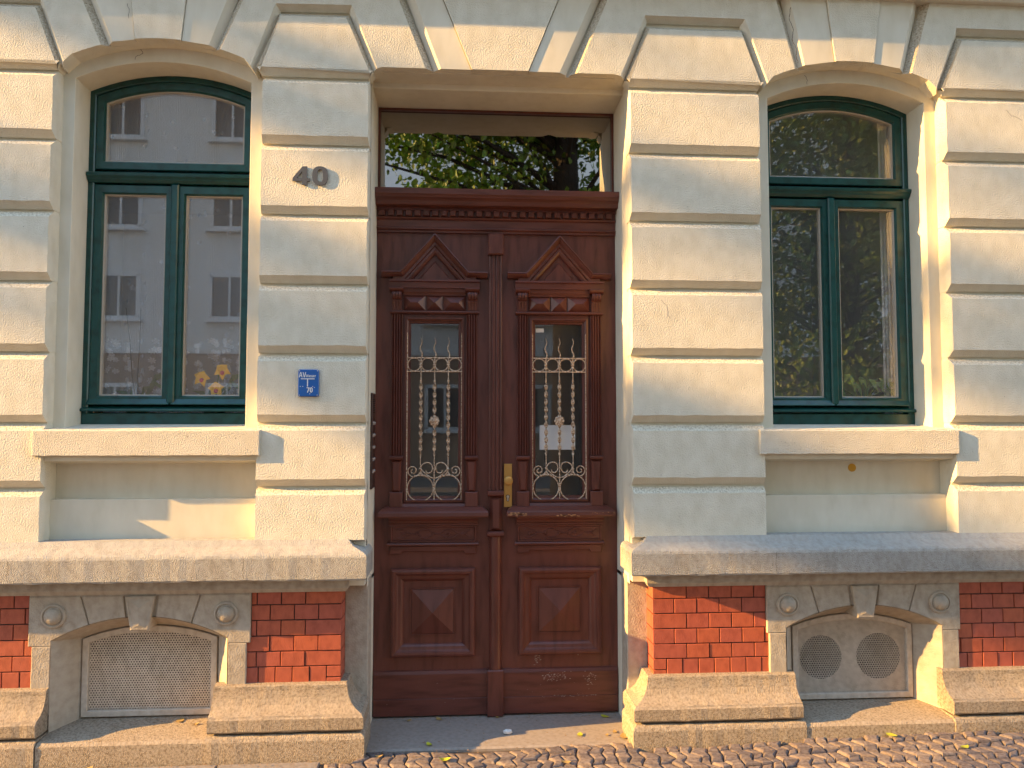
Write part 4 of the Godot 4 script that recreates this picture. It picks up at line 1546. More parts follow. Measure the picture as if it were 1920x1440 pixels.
func lintel() -> void:
	var l := node("door_lintel", house)
	var z := DZ
	var st := tool()
	extrude_x(st, [Vector2(z - 0.06, 2.965), Vector2(z + 0.125, 2.948), Vector2(z + 0.130, 2.940), Vector2(z + 0.130, 2.915), Vector2(z + 0.122, 2.908), Vector2(z + 0.118, 2.898), Vector2(z + 0.108, 2.892), Vector2(z + 0.098, 2.884), Vector2(z + 0.094, 2.868), Vector2(z + 0.090, 2.862), Vector2(z + 0.035, 2.862), Vector2(z + 0.035, 2.845), Vector2(z - 0.06, 2.845)], -0.6885, 0.6885)
	obj(st, "cap_moulding", M.door_paint_cross, l)
	st = tool()
	extrude_x(st, [Vector2(z - 0.06, 2.8448), Vector2(z + 0.022, 2.8448), Vector2(z + 0.022, 2.812), Vector2(z + 0.034, 2.806), Vector2(z + 0.030, 2.798), Vector2(z + 0.018, 2.793), Vector2(z + 0.018, 2.752), Vector2(z + 0.030, 2.746), Vector2(z + 0.030, 2.739), Vector2(z + 0.018, 2.733), Vector2(z + 0.018, 2.722), Vector2(z - 0.06, 2.720)], -0.6875, 0.6875)
	obj(st, "frieze", M.door_paint_cross, l)
	for k in 27:
		st = tool()
		var x := -0.676 + k * 0.0502
		slab(st, rect(x, x + 0.036, 2.8135, 2.846), [[0.0, z + 0.02], [0.0, z + 0.038], [1.0, z + 0.042]], 0.003)
		obj(st, "dentil", M.door_paint, l)

# ------------------------------------------------------------------ things fixed to the front
func letters(text: String, h: float, depth: float, m: Material, at: Vector3, parent: Node, called: String, bold := 700, stretch := 1.0, font_name := "Droid Sans") -> MeshInstance3D:
	var f := SystemFont.new()
	f.font_names = PackedStringArray([font_name])
	f.font_weight = bold
	var t := TextMesh.new()
	t.text = text
	t.font = f
	t.font_size = 64
	t.pixel_size = h / 46.0
	t.depth = depth
	t.horizontal_alignment = HORIZONTAL_ALIGNMENT_CENTER
	t.vertical_alignment = VERTICAL_ALIGNMENT_CENTER
	var o := MeshInstance3D.new()
	o.mesh = t
	o.material_override = m
	o.name = called
	o.position = at
	o.scale = Vector3(stretch, 1, 1)
	parent.add_child(o, true)
	return o

func round_rect(x0: float, x1: float, y0: float, y1: float, r: float) -> PackedVector2Array:
	var out := PackedVector2Array()
	for c in [[x1 - r, y0 + r, -PI / 2], [x1 - r, y1 - r, 0.0], [x0 + r, y1 - r, PI / 2], [x0 + r, y0 + r, PI]]:
		for i in 5:
			var a: float = c[2] + PI / 8 * i
			out.append(Vector2(c[0] + cos(a) * r, c[1] + sin(a) * r))
	return out

func fittings() -> void:
	var n := node("house_number", self, Vector3(-0.986, 2.903, 0.0))
	tag(n, "grey metal house number 40 on the cream plaster block", "house number")
	cracks()
	pits()
	letters("4", 0.097, 0.007, M.number_metal, Vector3(-0.049, 0.0, 0.0055), n, "digit", 700, 1.22)
	letters("0", 0.097, 0.007, M.number_metal, Vector3(0.049, 0.0, 0.0055), n, "digit", 700, 1.22)
	var w := node("hydrant_sign", self, Vector3(-0.981, 1.833, 0.0))
	tag(w, "small blue water main sign with white AV lettering, screwed to a plaster block", "sign")
	var st := tool()
	slab(st, round_rect(-0.052, 0.052, -0.069, 0.069, 0.009), [[0.0, 0.002], [0.0, 0.011], [1.0, 0.0135]], 0.0035)
	obj(st, "plate", M.sign_blue, w)
	letters("AV", 0.026, 0.001, M.sign_white, Vector3(-0.030, 0.041, 0.0142), w, "lettering", 700, 0.8)
	letters("Wasser", 0.0135, 0.001, M.sign_white, Vector3(0.012, 0.036, 0.0142), w, "lettering", 700, 0.78)
	letters("70", 0.026, 0.001, M.sign_white, Vector3(0.007, -0.036, 0.0142), w, "lettering", 700, 0.82)
	st = tool()
	box(st, -0.038, 0.031, 0.019, 0.0235, 0.0136, 0.0144)
	box(st, -0.0065, -0.0015, -0.018, 0.0189, 0.0136, 0.0144)
	obj(st, "tee_mark", M.sign_white, w)
	for p in [[-0.0275, -0.0175], [0.022, -0.0175], [0.008, -0.055], [-0.040, -0.018], [0.030, -0.023]]:
		st = tool()
		lathe(st, [Vector2(0.0022, 0.0), Vector2(0.0, 0.0008)], Vector3(p[0], p[1], 0.0136), Vector3.BACK, 8)
		obj(st, "dot", M.sign_white, w)
	for p in [[-0.045, 0.062], [0.045, 0.062], [-0.045, -0.062], [0.045, -0.062]]:
		st = tool()
		lathe(st, [Vector2(0.003, 0.0), Vector2(0.0028, 0.0012), Vector2(0.0, 0.0018)], Vector3(p[0], p[1], 0.0128), Vector3.BACK, 10)
		obj(st, "screw", M.steel, w)
	# bell panel on the left reveal, facing the doorway
	var b := node("doorbell_panel", self, Vector3(-0.690, 1.535, -0.255))
	b.rotation_degrees.y = 90.0
	tag(b, "narrow dark brown doorbell panel on the door reveal", "doorbell")
	st = tool()
	slab(st, rect(-0.068, 0.068, -0.257, 0.257), [[0.0, 0.0], [0.0, 0.010], [1.0, 0.012]], 0.002)
	obj(st, "plate", M.bell_plate, b)
	for k in 8:
		st = tool()
		box(st, -0.05, 0.05, 0.150 + k * 0.010, 0.1535 + k * 0.010, 0.012, 0.0135)
		obj(st, "speaker_slot", M.dark_hole, b)
	for k in 5:
		for s in 2:
			st = tool()
			var y := 0.095 - k * 0.065
			if s == 0:
				box(st, -0.052, 0.022, y - 0.009, y + 0.009, 0.0121, 0.0138)
				obj(st, "name_plate", M.bell_mark, b)
			else:
				lathe(st, [Vector2(0.008, 0.0), Vector2(0.0075, 0.004), Vector2(0.0, 0.005)], Vector3(0.042, y, 0.012), Vector3.BACK, 14)
				obj(st, "bell_button", M.steel, b)
	# notice and sticker on the glass of the right leaf
	st = tool()
	box(st, 0.247, 0.454, 1.478, 1.619, DZ - 0.0262, DZ - 0.0252)
	var p := obj(st, "paper_notice", M.paper, self)
	tag(p, "blank white paper notice stuck on the right door pane", "notice")
	st = tool()
	box(st, 0.2255, 0.272, 2.156, 2.180, DZ - 0.0262, DZ - 0.0254)
	p = obj(st, "sticker", M.paper, self)
	tag(p, "tiny white label at the top corner of the right door pane", "sticker")
	st = tool()
	lathe(st, [Vector2(0.0225, 0.0), Vector2(0.0222, 0.003), Vector2(0.0, 0.0035)], Vector3(1.948, 1.385, -0.150), Vector3.BACK, 28)
	p = obj(st, "yellow_marker", M.yellow, self)
	tag(p, "round yellow marker on the niche wall under the window sill", "marker")

func pits() -> void:   # chipped spots and specks of dirt on plaster, ledges and stone
	var faces := []
	for p in [[-2.5, -2.29], [-1.235, -0.70], [0.70, 1.395], [2.46, 2.9]]:
		for i in 7:
			faces.append([p[0], p[1], LEVELS[i + 1] + 0.01, LEVELS[i] - 0.09, 5 if i > 4 else 3, 0.0022, 0.0004])
	for p in faces + [[-2.5, -0.72, 0.866, 0.962, 60, 0.0026, 0.1090], [0.72, 2.75, 0.866, 0.962, 60, 0.0026, 0.1090], [-2.30, -1.23, 1.475, 1.585, 30, 0.0028, 0.0203], [1.38, 2.45, 1.475, 1.585, 16, 0.0024, 0.0203], [-1.41, -0.70, 0.142, 0.188, 26, 0.0028, 0.1008], [0.70, 1.52, 0.142, 0.188, 26, 0.0028, 0.1008], [-1.42, -0.70, 0.01, 0.085, 40, 0.003, 0.1066], [0.70, 1.54, 0.03, 0.085, 40, 0.003, 0.1066], [-2.5, -2.24, 0.142, 0.188, 10, 0.0028, 0.1008], [2.35, 2.8, 0.142, 0.188, 10, 0.0028, 0.1008]]:
		var st := tool()
		for k in p[4]:
			var c := Vector2(rng.randf_range(p[0], p[1]), rng.randf_range(p[2], p[3]))
			var r: float = p[5] * rng.randf_range(0.3, 1.0)
			var poly := PackedVector2Array()
			for i in 6:
				var a := TAU * i / 6.0
				poly.append(c + Vector2(cos(a), sin(a) * 0.8) * r * rng.randf_range(0.5, 1.3))
			cap(st, poly, p[6], false)
		var o := obj(st, "pit_marks", M.crack, house)
		o.set_meta("kind", "stuff")

func cracks() -> void:   # hairline cracks in the plaster
	for c in [[0.0016, 1.6, [[1.583, 3.90], [1.575, 3.83], [1.598, 3.77], [1.588, 3.72], [1.612, 3.67], [1.607, 3.63], [1.622, 3.58]]], [-0.0972, 1.2, [[-1.90, 3.60], [-1.885, 3.575], [-1.915, 3.56], [-1.925, 3.535]]], [-0.0972, 1.0, [[1.70, 3.57], [1.715, 3.545], [1.712, 3.51]]], [0.0016, 1.0, [[-1.93, 3.79], [-1.918, 3.75], [-1.922, 3.70]]], [0.0003, 0.8, [[2.80, 3.36], [2.83, 3.33], [2.85, 3.325], [2.90, 3.30]]], [0.1092, 1.0, [[-1.262, 0.97], [-1.264, 0.91], [-1.261, 0.862]]], [0.1092, 1.0, [[1.404, 0.97], [1.402, 0.91], [1.405, 0.862]]], [0.1092, 0.9, [[-2.37, 0.972], [-2.362, 0.94], [-2.372, 0.90], [-2.36, 0.864]]], [0.0003, 0.8, [[0.85, 2.28], [0.88, 2.25], [0.885, 2.20], [0.90, 2.18]]]]:
		var st := tool()
		var pts := []
		for i in c[2].size() - 1:
			var a := Vector2(c[2][i][0], c[2][i][1])
			var b := Vector2(c[2][i + 1][0], c[2][i + 1][1])
			for k in 5:
				pts.append(a.lerp(b, k / 5.0) + Vector2(rng.randf_range(-1, 1), rng.randf_range(-1, 1)) * 0.003)
		for i in pts.size() - 1:
			var n: Vector2 = (pts[i + 1] - pts[i]).orthogonal().normalized() * 0.0011 * c[1]
			var w0 := rng.randf_range(0.5, 1.2)
			q(st, v3(pts[i] - n * w0, c[0]), v3(pts[i + 1] - n, c[0]), v3(pts[i + 1] + n, c[0]), v3(pts[i] + n * w0, c[0]))
		obj(st, "crack", M.crack, house)

# ------------------------------------------------------------------ behind the glass
func inside() -> void:
	for i in 2:
		var xc: float = [-1.772, 1.935][i]
		var st := tool()
		# a plain room: floor, back wall, sides, ceiling with thickness
		var ra: float = [-4.3, 0.95][i]
		var rb: float = [-0.95, 4.3][i]
		box(st, ra, rb, 0.9, 4.3, -5.7, -5.6)
		box(st, ra - 0.1, ra, 0.9, 4.3, -5.6, -0.56)
		box(st, rb, rb + 0.1, 0.9, 4.3, -5.6, -0.56)
		box(st, ra, rb, 4.2, 4.3, -5.6, -0.56)
		box(st, ra, rb, 0.9, 1.0, -5.6, -0.56)
		obj(st, "room_shell", M.room_paint, house)
		st = tool()
		box(st, xc - 0.46, xc + 0.46, 1.60, 1.645, -0.56, -0.30)
		obj(st, "inner_sill", M.bead_paint, house)
	var st := tool()
	# hall behind the door
	box(st, -0.75, 0.75, -0.1, 3.0, -2.3, -2.2)
	box(st, -0.85, -0.75, -0.1, 3.0, -2.2, -0.57)
	box(st, 0.75, 0.85, -0.1, 3.0, -2.2, -0.57)
	box(st, -0.75, 0.75, 2.95, 3.05, -2.2, -0.57)
	box(st, -0.75, 0.75, -0.1, -0.002, -2.2, -0.6)
	obj(st, "hall_shell", M.room_paint, house)
	curtain()
	orchid(Vector3(-1.975, 1.645, -0.37), 0)
	orchid(Vector3(-1.56, 1.645, -0.37), 1)
	var p := node("house_plant", self, Vector3(2.15, 1.645, -0.40))
	tag(p, "pale green leafy pot plant behind the glass of the window above the yellow marker", "plant")
	pot(p, 0.055, 0.07)
	for k in 11:
		st = tool()
		var a := -1.3 + k * 0.26
		var h := 0.13 + 0.10 * sin(k * 1.7) * sin(k * 1.7)
		var tip := Vector3(sin(a) * 0.16, 0.07 + h * cos(a * 0.6), 0.02 * sin(k * 2.2))
		tube(st, [Vector3(0, 0.06, 0), Vector3(tip.x * 0.45, tip.y * 0.8, tip.z), tip], 0.002, 5)
		blade(st, tip, Vector3(sin(a) * 0.09, -0.06, 0.02), 0.035)
		blade(st, tip, Vector3(sin(a) * 0.04 + 0.03, -0.085, 0.03), 0.024)
		obj(st, "leaf", M.pale_plant, p)

func blade(st: SurfaceTool, a: Vector3, dir: Vector3, w: float) -> void:
	var side := dir.cross(Vector3.BACK).normalized() * w * 0.5
	var m := a + dir * 0.45 + Vector3(0, 0.012, 0.006)
	var b := a + dir
	t3(st, a, m + side, m)
	t3(st, a, m, m - side)
	t3(st, m, m + side, b)
	t3(st, m - side, m, b)

func pot(p: Node, r: float, h: float) -> void:
	var st := tool()
	lathe(st, [Vector2(0.0, 0.0), Vector2(r * 0.75, 0.0), Vector2(r, h), Vector2(r * 0.92, h), Vector2(r * 0.9, h * 0.85), Vector2(0.0, h * 0.85)], Vector3.ZERO, Vector3.UP, 20)
	obj(st, "pot", M.pot, p)

func orchid(at: Vector3, kind: int) -> void:
	var p := node("orchid" if kind == 0 else "orchid_001", self, at)
	tag(p, "potted orchid with bare stems and strap leaves behind the glass" if kind == 0 else "potted orchid with yellow and red blossoms behind the glass", "plant", "orchids on the window sill")
	pot(p, 0.062, 0.06)
	for k in 5:
		var st := tool()
		var s: float = [-1.0, 1.0, 0.5, -0.4, 0.9][k]
		var len: float = [0.12, 0.20, 0.15, 0.13, 0.24][k]
		var base := Vector3(0, 0.055, 0)
		var m := base + Vector3(s * len * 0.45, len * 0.75, 0.01)
		var e := base + Vector3(s * len, len * (0.45 if k % 2 else 0.9), 0.02)
		var w := Vector3(0, 0.016, 0.012)
		q(st, base - w * 0.4, m - w, m + w, base + w * 0.4)
		t3(st, m - w, e, m + w)
		obj(st, "leaf", M.plant, p)
	if kind == 0:
		for k in 2:
			var st := tool()
			tube(st, [Vector3(0, 0.05, 0), Vector3(-0.03 + 0.03 * k, 0.25, 0.01), Vector3(-0.05 + 0.055 * k, 0.45, 0.0), Vector3(-0.075 + 0.08 * k, 0.62, 0.0)], [0.004, 0.0035, 0.003, 0.0015], 6)
			obj(st, "stem", M.bark, p)
		return
	var stem := tool()
	tube(stem, [Vector3(0, 0.05, 0), Vector3(0.01, 0.18, 0.01), Vector3(0.03, 0.29, 0.03)], 0.003, 6)
	obj(stem, "stem", M.plant, p)
	for c in [Vector3(-0.060, 0.225, 0.045), Vector3(0.050, 0.265, 0.045), Vector3(0.020, 0.165, 0.05)]:
		var st := tool()
		for k in 5:
			var a: float = TAU * k / 5.0 + c.x * 20.0
			blade(st, c, Vector3(cos(a) * 0.047, sin(a) * 0.047, 0.004), 0.040)
		obj(st, "blossom", M.petal, p)
		st = tool()
		lathe(st, [Vector2(0.013, 0.0), Vector2(0.010, 0.008), Vector2(0.0, 0.011)], c + Vector3(0, -0.006, 0.004), Vector3.BACK, 10)
		obj(st, "blossom_lip", M.petal_heart, p)

func curtain() -> void:
	# net curtain with a woven flower border: threads are print on the fabric
	var sx := 512
	var sy := 1024
	var im := Image.create(sx, sy, false, Image.FORMAT_RGBA8)
	im.fill(Color(0.90, 0.90, 0.92, 0.22))
	for x in sx:
		if x % 4 < 1:
			for y in sy:
				im.set_pixel(x, y, Color(0.92, 0.92, 0.94, 0.32))
	var r := RandomNumberGenerator.new()
	r.seed = 5
	for k in 300:   # woven blossoms: crowded columns over the hem, single sprigs higher up
		var low := k < 230
		var col := r.randi_range(0, 10)
		var x := int(col * 46.5 + 24 + r.randf_range(-13, 13))
		var y := int(sy * r.randf_range(0.765, 0.965)) if low else int(sy * (0.04 + 0.72 * r.randf()))
		var rad := r.randf_range(5.0, 9.5) if low else r.randf_range(5.0, 8.0)
		var petals := r.randi_range(5, 7)
		var turn := r.randf() * TAU
		for py in range(-14, 15):
			for px in range(-14, 15):
				var d := Vector2(px, py)
				var edge := rad * (0.74 + 0.26 * cos((d.angle() + turn) * petals))
				var l := d.length()
				var a := 0.0
				if absf(l - edge) < 1.1:
					a = 0.75 if low else 0.5
				elif l < rad * 0.3:
					a = 0.55 if low else 0.35
				elif l < edge:
					a = 0.42 if low else 0.3
				if a > 0.0:
					var xx := posmod(x + px, sx)
					var yy := clampi(y + py, 0, sy - 1)
					if im.get_pixel(xx, yy).a < a:
						im.set_pixel(xx, yy, Color(0.93, 0.93, 0.95, a))
	for x in sx:   # scalloped hem
		var arch := absf(sin(x * PI / 46.0))
		for k in 8:
			var y := int(sy * 0.995 - arch * 7.0 * (k + 1))
			im.set_pixel(x, clampi(y, 0, sy - 1), Color(0.95, 0.95, 0.97, 0.5))
			im.set_pixel(x, clampi(y - 1, 0, sy - 1), Color(0.95, 0.95, 0.97, 0.5))
	var tex := ImageTexture.create_from_image(im)
	var m := mat("net", Color(0.92, 0.92, 0.94), 0.9)
	m.albedo_texture = tex
	m.transparency = BaseMaterial3D.TRANSPARENCY_ALPHA
	m.cull_mode = BaseMaterial3D.CULL_DISABLED
	m.backlight_enabled = true
	m.backlight = Color(0.3, 0.3, 0.3)
	var st := tool()
	var nx := 120
	var x0 := -2.20
	var x1 := -1.33
	for i in nx:
		for e in 1:
			var t0 := float(i) / nx
			var t1 := float(i + 1) / nx
			var za := -0.475 + fold(t0)
			var zb := -0.475 + fold(t1)
			var na := Vector3(-(fold(t0 + 0.004) - fold(t0 - 0.004)) / (0.008 * (x1 - x0)), 0, 1).normalized()
			var nb := Vector3(-(fold(t1 + 0.004) - fold(t1 - 0.004)) / (0.008 * (x1 - x0)), 0, 1).normalized()
			var v := [[lerpf(x0, x1, t0), 1.66, za, t0, 1.0, na], [lerpf(x0, x1, t1), 1.66, zb, t1, 1.0, nb], [lerpf(x0, x1, t1), 3.52, zb, t1, 0.0, nb], [lerpf(x0, x1, t0), 3.52, za, t0, 0.0, na]]
			for k in [0, 2, 1, 0, 3, 2]:
				st.set_normal(v[k][5])
				st.set_uv(Vector2(v[k][3], v[k][4]))
				st.add_vertex(Vector3(v[k][0], v[k][1], v[k][2]))
	var o := obj(st, "net_curtain", m, self)
	tag(o, "white lace net curtain behind the panes with the orchids", "curtain")
	# curtains drawn aside in the other window
	st = tool()
	for i in 14:
		var xa := 2.285 + 0.095 * i / 14.0
		var xb := 2.285 + 0.095 * (i + 1) / 14.0
		q(st, Vector3(xa, 1.66, -0.40 + 0.012 * sin(i * 1.9)), Vector3(xb, 1.66, -0.40 + 0.012 * sin((i + 1) * 1.9)), Vector3(xb, 3.5, -0.40 + 0.012 * sin((i + 1) * 1.9)), Vector3(xa, 3.5, -0.40 + 0.012 * sin(i * 1.9)))
	var cm := mat("curtain_cloth", Color(0.62, 0.57, 0.52), 0.9)
	cm.cull_mode = BaseMaterial3D.CULL_DISABLED
	o = obj(st, "side_curtain", cm, self)
	tag(o, "narrow pale curtain drawn to the side above the pale green pot plant", "curtain")

func fold(t: float) -> float:
	return 0.020 * sin(t * 52.0) + 0.014 * sin(t * 23.0 + 1.0)

# ------------------------------------------------------------------ litter
func litter() -> void:
	var list := [[-0.486, -0.36, 0.035, 0], [-0.318, -0.365, 0.05, 0], [0.0, -0.37, 0.03, 0], [0.60, -0.345, 0.055, 1], [-0.36, -0.03, 0.045, 1], [0.42, -0.10, 0.05, 1], [0.61, -0.13, 0.04, 0], [0.645, -0.055, 0.07, 0], [-0.28, 0.16, 0.06, 1], [0.30, 0.24, 0.05, 0], [1.98, 0.12, 0.075, 1], [1.80, 0.05, 0.06, 0], [-1.62, -0.10, 0.06, 0], [-1.53, -0.06, 0.035, 0], [-1.95, 0.16, 0.06, 0], [0.56, -0.09, 0.03, 0], [2.25, 0.30, 0.055, 1], [-0.60, 0.10, 0.04, 0]]
	var k := 0
	for l in list:
		var st := tool()
		var n := 7
		var a0 := rng.randf() * TAU
		var len: float = l[2]
		var lift_ := rng.randf_range(0.2, 0.6)
		for s in [-1.0, 1.0]:
			for i in n:
				var t0 := float(i) / n
				var t1 := float(i + 1) / n
				var p := []
				for t in [t0, t1]:
					var w: float = sin(PI * pow(t, 0.8)) * len * 0.30
					p.append([Vector3((t - 0.5) * len, lift_ * len * (t - 0.5) * (t - 0.5) * 1.6, 0), Vector3((t - 0.5) * len, lift_ * len * ((t - 0.5) * (t - 0.5) * 1.6 + w * 6.0 * 0.5), s * w)])
				if s > 0:
					q(st, p[0][0], p[0][1], p[1][1], p[1][0])
				else:
					q(st, p[0][0], p[1][0], p[1][1], p[0][1])
		var o := obj(st, "fallen_leaf" if k == 0 else "fallen_leaf_%03d" % k, M.yellow_leaf if l[3] == 1 else M.dry_leaf, self)
		var y := 0.003
		if l[1] > 0.02:
			y = ground_y(l[0]) + 0.006
		elif absf(l[0]) > 0.7:
			y = 0.118 - 0.11 * (l[1] + 0.02)
		o.position = Vector3(l[0], y, l[1])
		o.rotation.y = a0
		var spot := "on the stone threshold" if absf(l[0]) < 0.7 and l[1] < 0.02 else ("on the cobbles" if l[1] > 0.02 and l[0] > -0.8 else "on the basement ledge" if l[1] < 0.13 else "on the paving slabs")
		tag(o, ("curled brown dry leaf lying " if l[3] == 0 else "yellow green fallen leaf lying ") + spot, "leaf", ("brown leaves " if l[3] == 0 else "yellow leaves ") + spot)
		k += 1
	# crumbs of leaves and sand swept against the foot of the house
	var st := tool()
	for i in 900:
		var x := rng.randf_range(-2.6, 2.9)
		var z := 0.03 + absf(rng.randfn()) * 0.05 if absf(x) < 0.72 else 0.115 + absf(rng.randfn()) * 0.04
		if i % 5 == 0:
			x = rng.randf_range(-0.68, 0.68)
			z = rng.randf_range(-0.41, 0.0) if i % 2 == 0 else -0.41 + absf(rng.randfn()) * 0.03
		var y := 0.0015 if z < 0.0 else ground_y(x) + 0.003
		var a := rng.randf() * TAU
		var l := rng.randf_range(0.002, 0.006)
		var u := Vector3(cos(a), 0.12, sin(a)) * l
		var w := Vector3(-sin(a), 0.2, cos(a)) * l * 0.6
		var c := Vector3(x, y, z)
		t3(st, c - u, c + w, c + u)
		t3(st, c - u, c + u, c - w)
	var crumbs := obj(st, "debris", M.grit, self)
	tag(crumbs, "scattered brown crumbs and sand along the foot of the house", "debris", "", "stuff")
	st = tool()
	var r := RandomNumberGenerator.new()
	r.seed = 9
	var grid := []
	for i in 9:
		var row := []
		for j in 13:
			var th := PI * i / 8.0
			var ph := TAU * (j % 12) / 12.0
			var rad := 0.024 * (0.7 + 0.5 * absf(sin(i * 2.3 + j % 12 * 1.7)))
			row.append(Vector3(sin(th) * cos(ph) * rad * 1.5, 0.016 + cos(th) * rad * 0.75, sin(th) * sin(ph) * rad))
		grid.append(row)
	for i in 8:
		for j in 12:
			q(st, grid[i][j], grid[i][j + 1], grid[i + 1][j + 1], grid[i + 1][j])
	var t := obj(st, "crumpled_tissue", M.tissue, self)
	t.position = Vector3(0.045, 0.001, -0.145)
	t.scale = Vector3.ONE * 0.65
	tag(t, "crumpled white paper tissue on the stone threshold", "tissue")

# ------------------------------------------------------------------ across the street, seen in the glass
func opposite() -> void:
	var b := node("opposite_building", self, Vector3(0, 0, 20.0))
	tag(b, "pale grey apartment block with brown ground floor across the street, mirrored in the glass", "building")
	var x0 := -26.0
	var x1 := 24.0
	var st := tool()
	box(st, x0, x1, 3.9, 16.0, 0.0, 9.0)
	obj(st, "wall", M.far_plaster, b)
	st = tool()
	box(st, x0, x1, -0.2, 3.88, -0.06, 9.0)
	obj(st, "ground_floor_wall", M.far_base, b)
	st = tool()
	box(st, x0, x1, 3.84, 3.96, -0.12, 0.02)
	obj(st, "band", M.far_plaster, b)
	st = tool()
	box(st, x0 - 0.3, x1 + 0.3, 16.0, 16.3, -0.5, 9.3)
	obj(st, "roof", M.far_base, b)
	var frame := tool()
	for s in [-1.0, 1.0]:
		box(frame, s * 0.59 - 0.06, s * 0.59 + 0.06, 0.0, 1.36, -0.06, 0.05)
	box(frame, -0.65, 0.65, 1.30, 1.42, -0.06, 0.05)
	box(frame, -0.65, 0.65, -0.06, 0.06, -0.06, 0.05)
	box(frame, -0.035, 0.035, 0.06, 1.30, -0.05, 0.05)
	var fm := frame.commit()
	var sill := tool()
	box(sill, -0.75, 0.75, -0.13, -0.06, -0.18, 0.02)
	var sm := sill.commit()
	var pane := tool()
	box(pane, -0.56, 0.56, 0.05, 1.31, -0.03, -0.012)
	var pm := pane.commit()
	for f in 4:
		for i in 14:
			var x := -24.2 + i * 3.36
			if absf(x - 0.0) > 21.5 and f == 0:
				continue
			var w := node("window", b, Vector3(x, 1.5 if f == 0 else 4.95 + (f - 1) * 2.85, -0.07 if f == 0 else -0.005))
			for e in [[fm, "frame", M.far_frame], [sm, "sill", M.far_frame], [pm, "pane", M.far_glass if f > 0 or i % 3 > 0 else M.far_shutter]]:
				var o := MeshInstance3D.new()
				o.mesh = e[0]
				o.name = e[1]
				o.material_override = e[2]
				w.add_child(o, true)

# ------------------------------------------------------------------ trees
func leaf_mesh() -> ArrayMesh:
	var st := tool()
	var p := [Vector3(0, 0, 0), Vector3(0.033, 0.03, 0.006), Vector3(0.028, 0.07, 0.004), Vector3(0, 0.10, -0.008), Vector3(-0.028, 0.07, 0.004), Vector3(-0.033, 0.03, 0.006)]
	for t in [[0, 1, 2], [0, 2, 3], [0, 3, 4], [0, 4, 5]]:
		t3(st, p[t[0]], p[t[1]], p[t[2]])
	return st.commit()

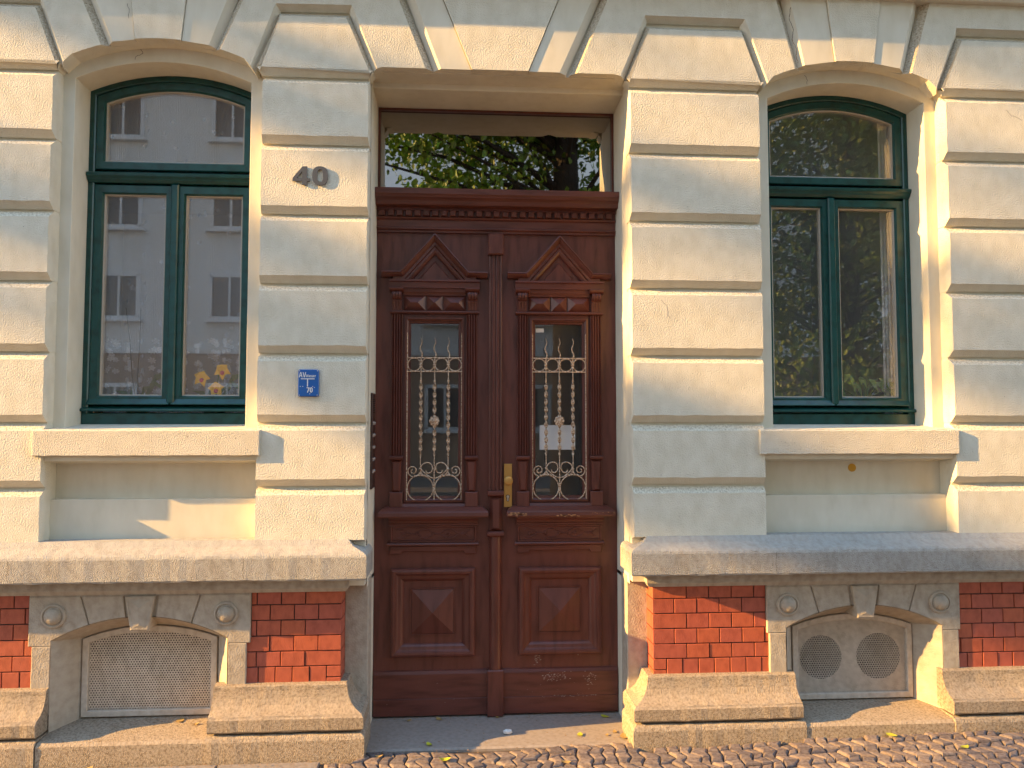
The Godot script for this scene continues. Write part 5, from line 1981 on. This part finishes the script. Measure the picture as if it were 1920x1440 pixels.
func tree(called: String, at: Vector3, height: float, trunk_r: float, lo: float, boughs: Array, sd: int, label: String) -> void:
	# boughs: [centre, radii, leaves, clumps, spread of a clump]
	var t := node(called, self, at)
	tag(t, label, "tree", "street trees")
	var r := RandomNumberGenerator.new()
	r.seed = sd
	var st := tool()
	var spine := []
	var rs := []
	for i in 12:
		var f := i / 11.0
		spine.append(Vector3(sin(f * 3.0 + sd) * 0.12 * f, height * f, cos(f * 2.4 + sd) * 0.12 * f))
		rs.append(trunk_r * (1.0 - 0.8 * f) * (1.25 if i == 0 else 1.0))
	tube(st, spine, rs, 14)
	var all := 0
	for b in boughs:
		all += b[2]
	var mm := MultiMesh.new()
	mm.transform_format = MultiMesh.TRANSFORM_3D
	mm.use_colors = true
	mm.mesh = leaf_mesh()
	mm.instance_count = all
	var n := 0
	for bough in boughs:
		var ends := []
		for k in bough[3]:
			# a clump anywhere in the bough, held by a limb from the trunk
			var d := Vector3(r.randfn(), r.randfn(), r.randfn()).normalized() * pow(r.randf(), 0.45)
			var e: Vector3 = bough[0] + Vector3(d.x * bough[1].x, d.y * bough[1].y, d.z * bough[1].z)
			ends.append(e)
			if k % 3 == 0:
				var y := clampf(e.y - 0.5 - r.randf() * 0.8, lo, height * 0.95)
				var f := y / height
				var base: Vector3 = spine[clampi(int(f * 11.0), 0, 10)]
				base.y = y
				var mid := base.lerp(e, 0.5) + Vector3(0, 0.2, 0)
				var r0 := maxf(0.012, trunk_r * 0.22 * (1.0 - f * 0.5))
				tube(st, [base, mid, e], [r0, r0 * 0.55, r0 * 0.16], 6)
		for i in bough[2]:
			var e: Vector3 = ends[r.randi() % ends.size()]
			var p: Vector3 = e + Vector3(r.randfn(), r.randfn() * 0.7, r.randfn()) * bough[4]
			var bs := Basis.from_euler(Vector3(r.randf_range(-1.2, 1.2) + PI * 0.8, r.randf() * TAU, r.randf_range(-0.6, 0.6)))
			bs = bs.scaled(Vector3.ONE * r.randf_range(0.75, 1.3) * (bough[5] if bough.size() > 5 else 1.0))
			mm.set_instance_transform(n, Transform3D(bs, p))
			var v := r.randf_range(0.7, 1.25)
			mm.set_instance_color(n, Color(v * r.randf_range(0.85, 1.25), v, v * 0.9))
			n += 1
	obj(st, "trunk", M.bark, t)
	var c := MultiMeshInstance3D.new()
	c.multimesh = mm
	c.material_override = M.leaf
	c.name = "crown"
	c.set_meta("kind", "stuff")
	t.add_child(c, true)

func trees() -> void:
	# behind the camera, mirrored in the top light over the door and in the right window
	tree("lime_tree", Vector3(1.36, -0.02, 6.0), 10.5, 0.30, 4.0, [[Vector3(-0.9, 6.9, 0.2), Vector3(3.0, 2.7, 2.2), 24000, 260, 0.24]], 3, "lime tree with thick dark trunk at the kerb opposite the entrance door")
	tree("lime_tree_001", Vector3(7.0, -0.02, 9.0), 9.0, 0.2, 2.0, [[Vector3(-0.3, 5.4, 0), Vector3(3.4, 4.2, 2.4), 26000, 280, 0.26, 1.15]], 4, "bushy lime tree with low branches facing the right window")
	tree("lime_tree_003", Vector3(11.5, -0.02, 12.5), 10.0, 0.22, 2.0, [[Vector3(0, 6.0, 0), Vector3(3.6, 4.6, 2.4), 20000, 220, 0.3, 1.3]], 12, "lime tree standing on the far side of the street")
	# down the street on the sunny side: its boughs over the pavement shade the upper part of the front in bands
	tree("lime_tree_002", Vector3(-21.0, -0.02, 5.2), 14.0, 0.26, 7.0, [
		[Vector3(0.0, 9.27, -1.9), Vector3(0.6, 0.44, 1.6), 2900, 42, 0.12],
		[Vector3(0.0, 10.66, -1.9), Vector3(0.6, 0.28, 1.6), 1300, 26, 0.10],
		[Vector3(0.0, 11.55, -1.9), Vector3(0.5, 0.12, 1.6), 330, 12, 0.08],
		[Vector3(0.0, 12.6, -1.7), Vector3(1.0, 0.6, 1.7), 1500, 25, 0.15],
		[Vector3(0.4, 11.3, 1.6), Vector3(2.2, 2.2, 1.4), 3500, 50, 0.25]], 7, "tall lime tree further down the pavement whose boughs shade the house front")
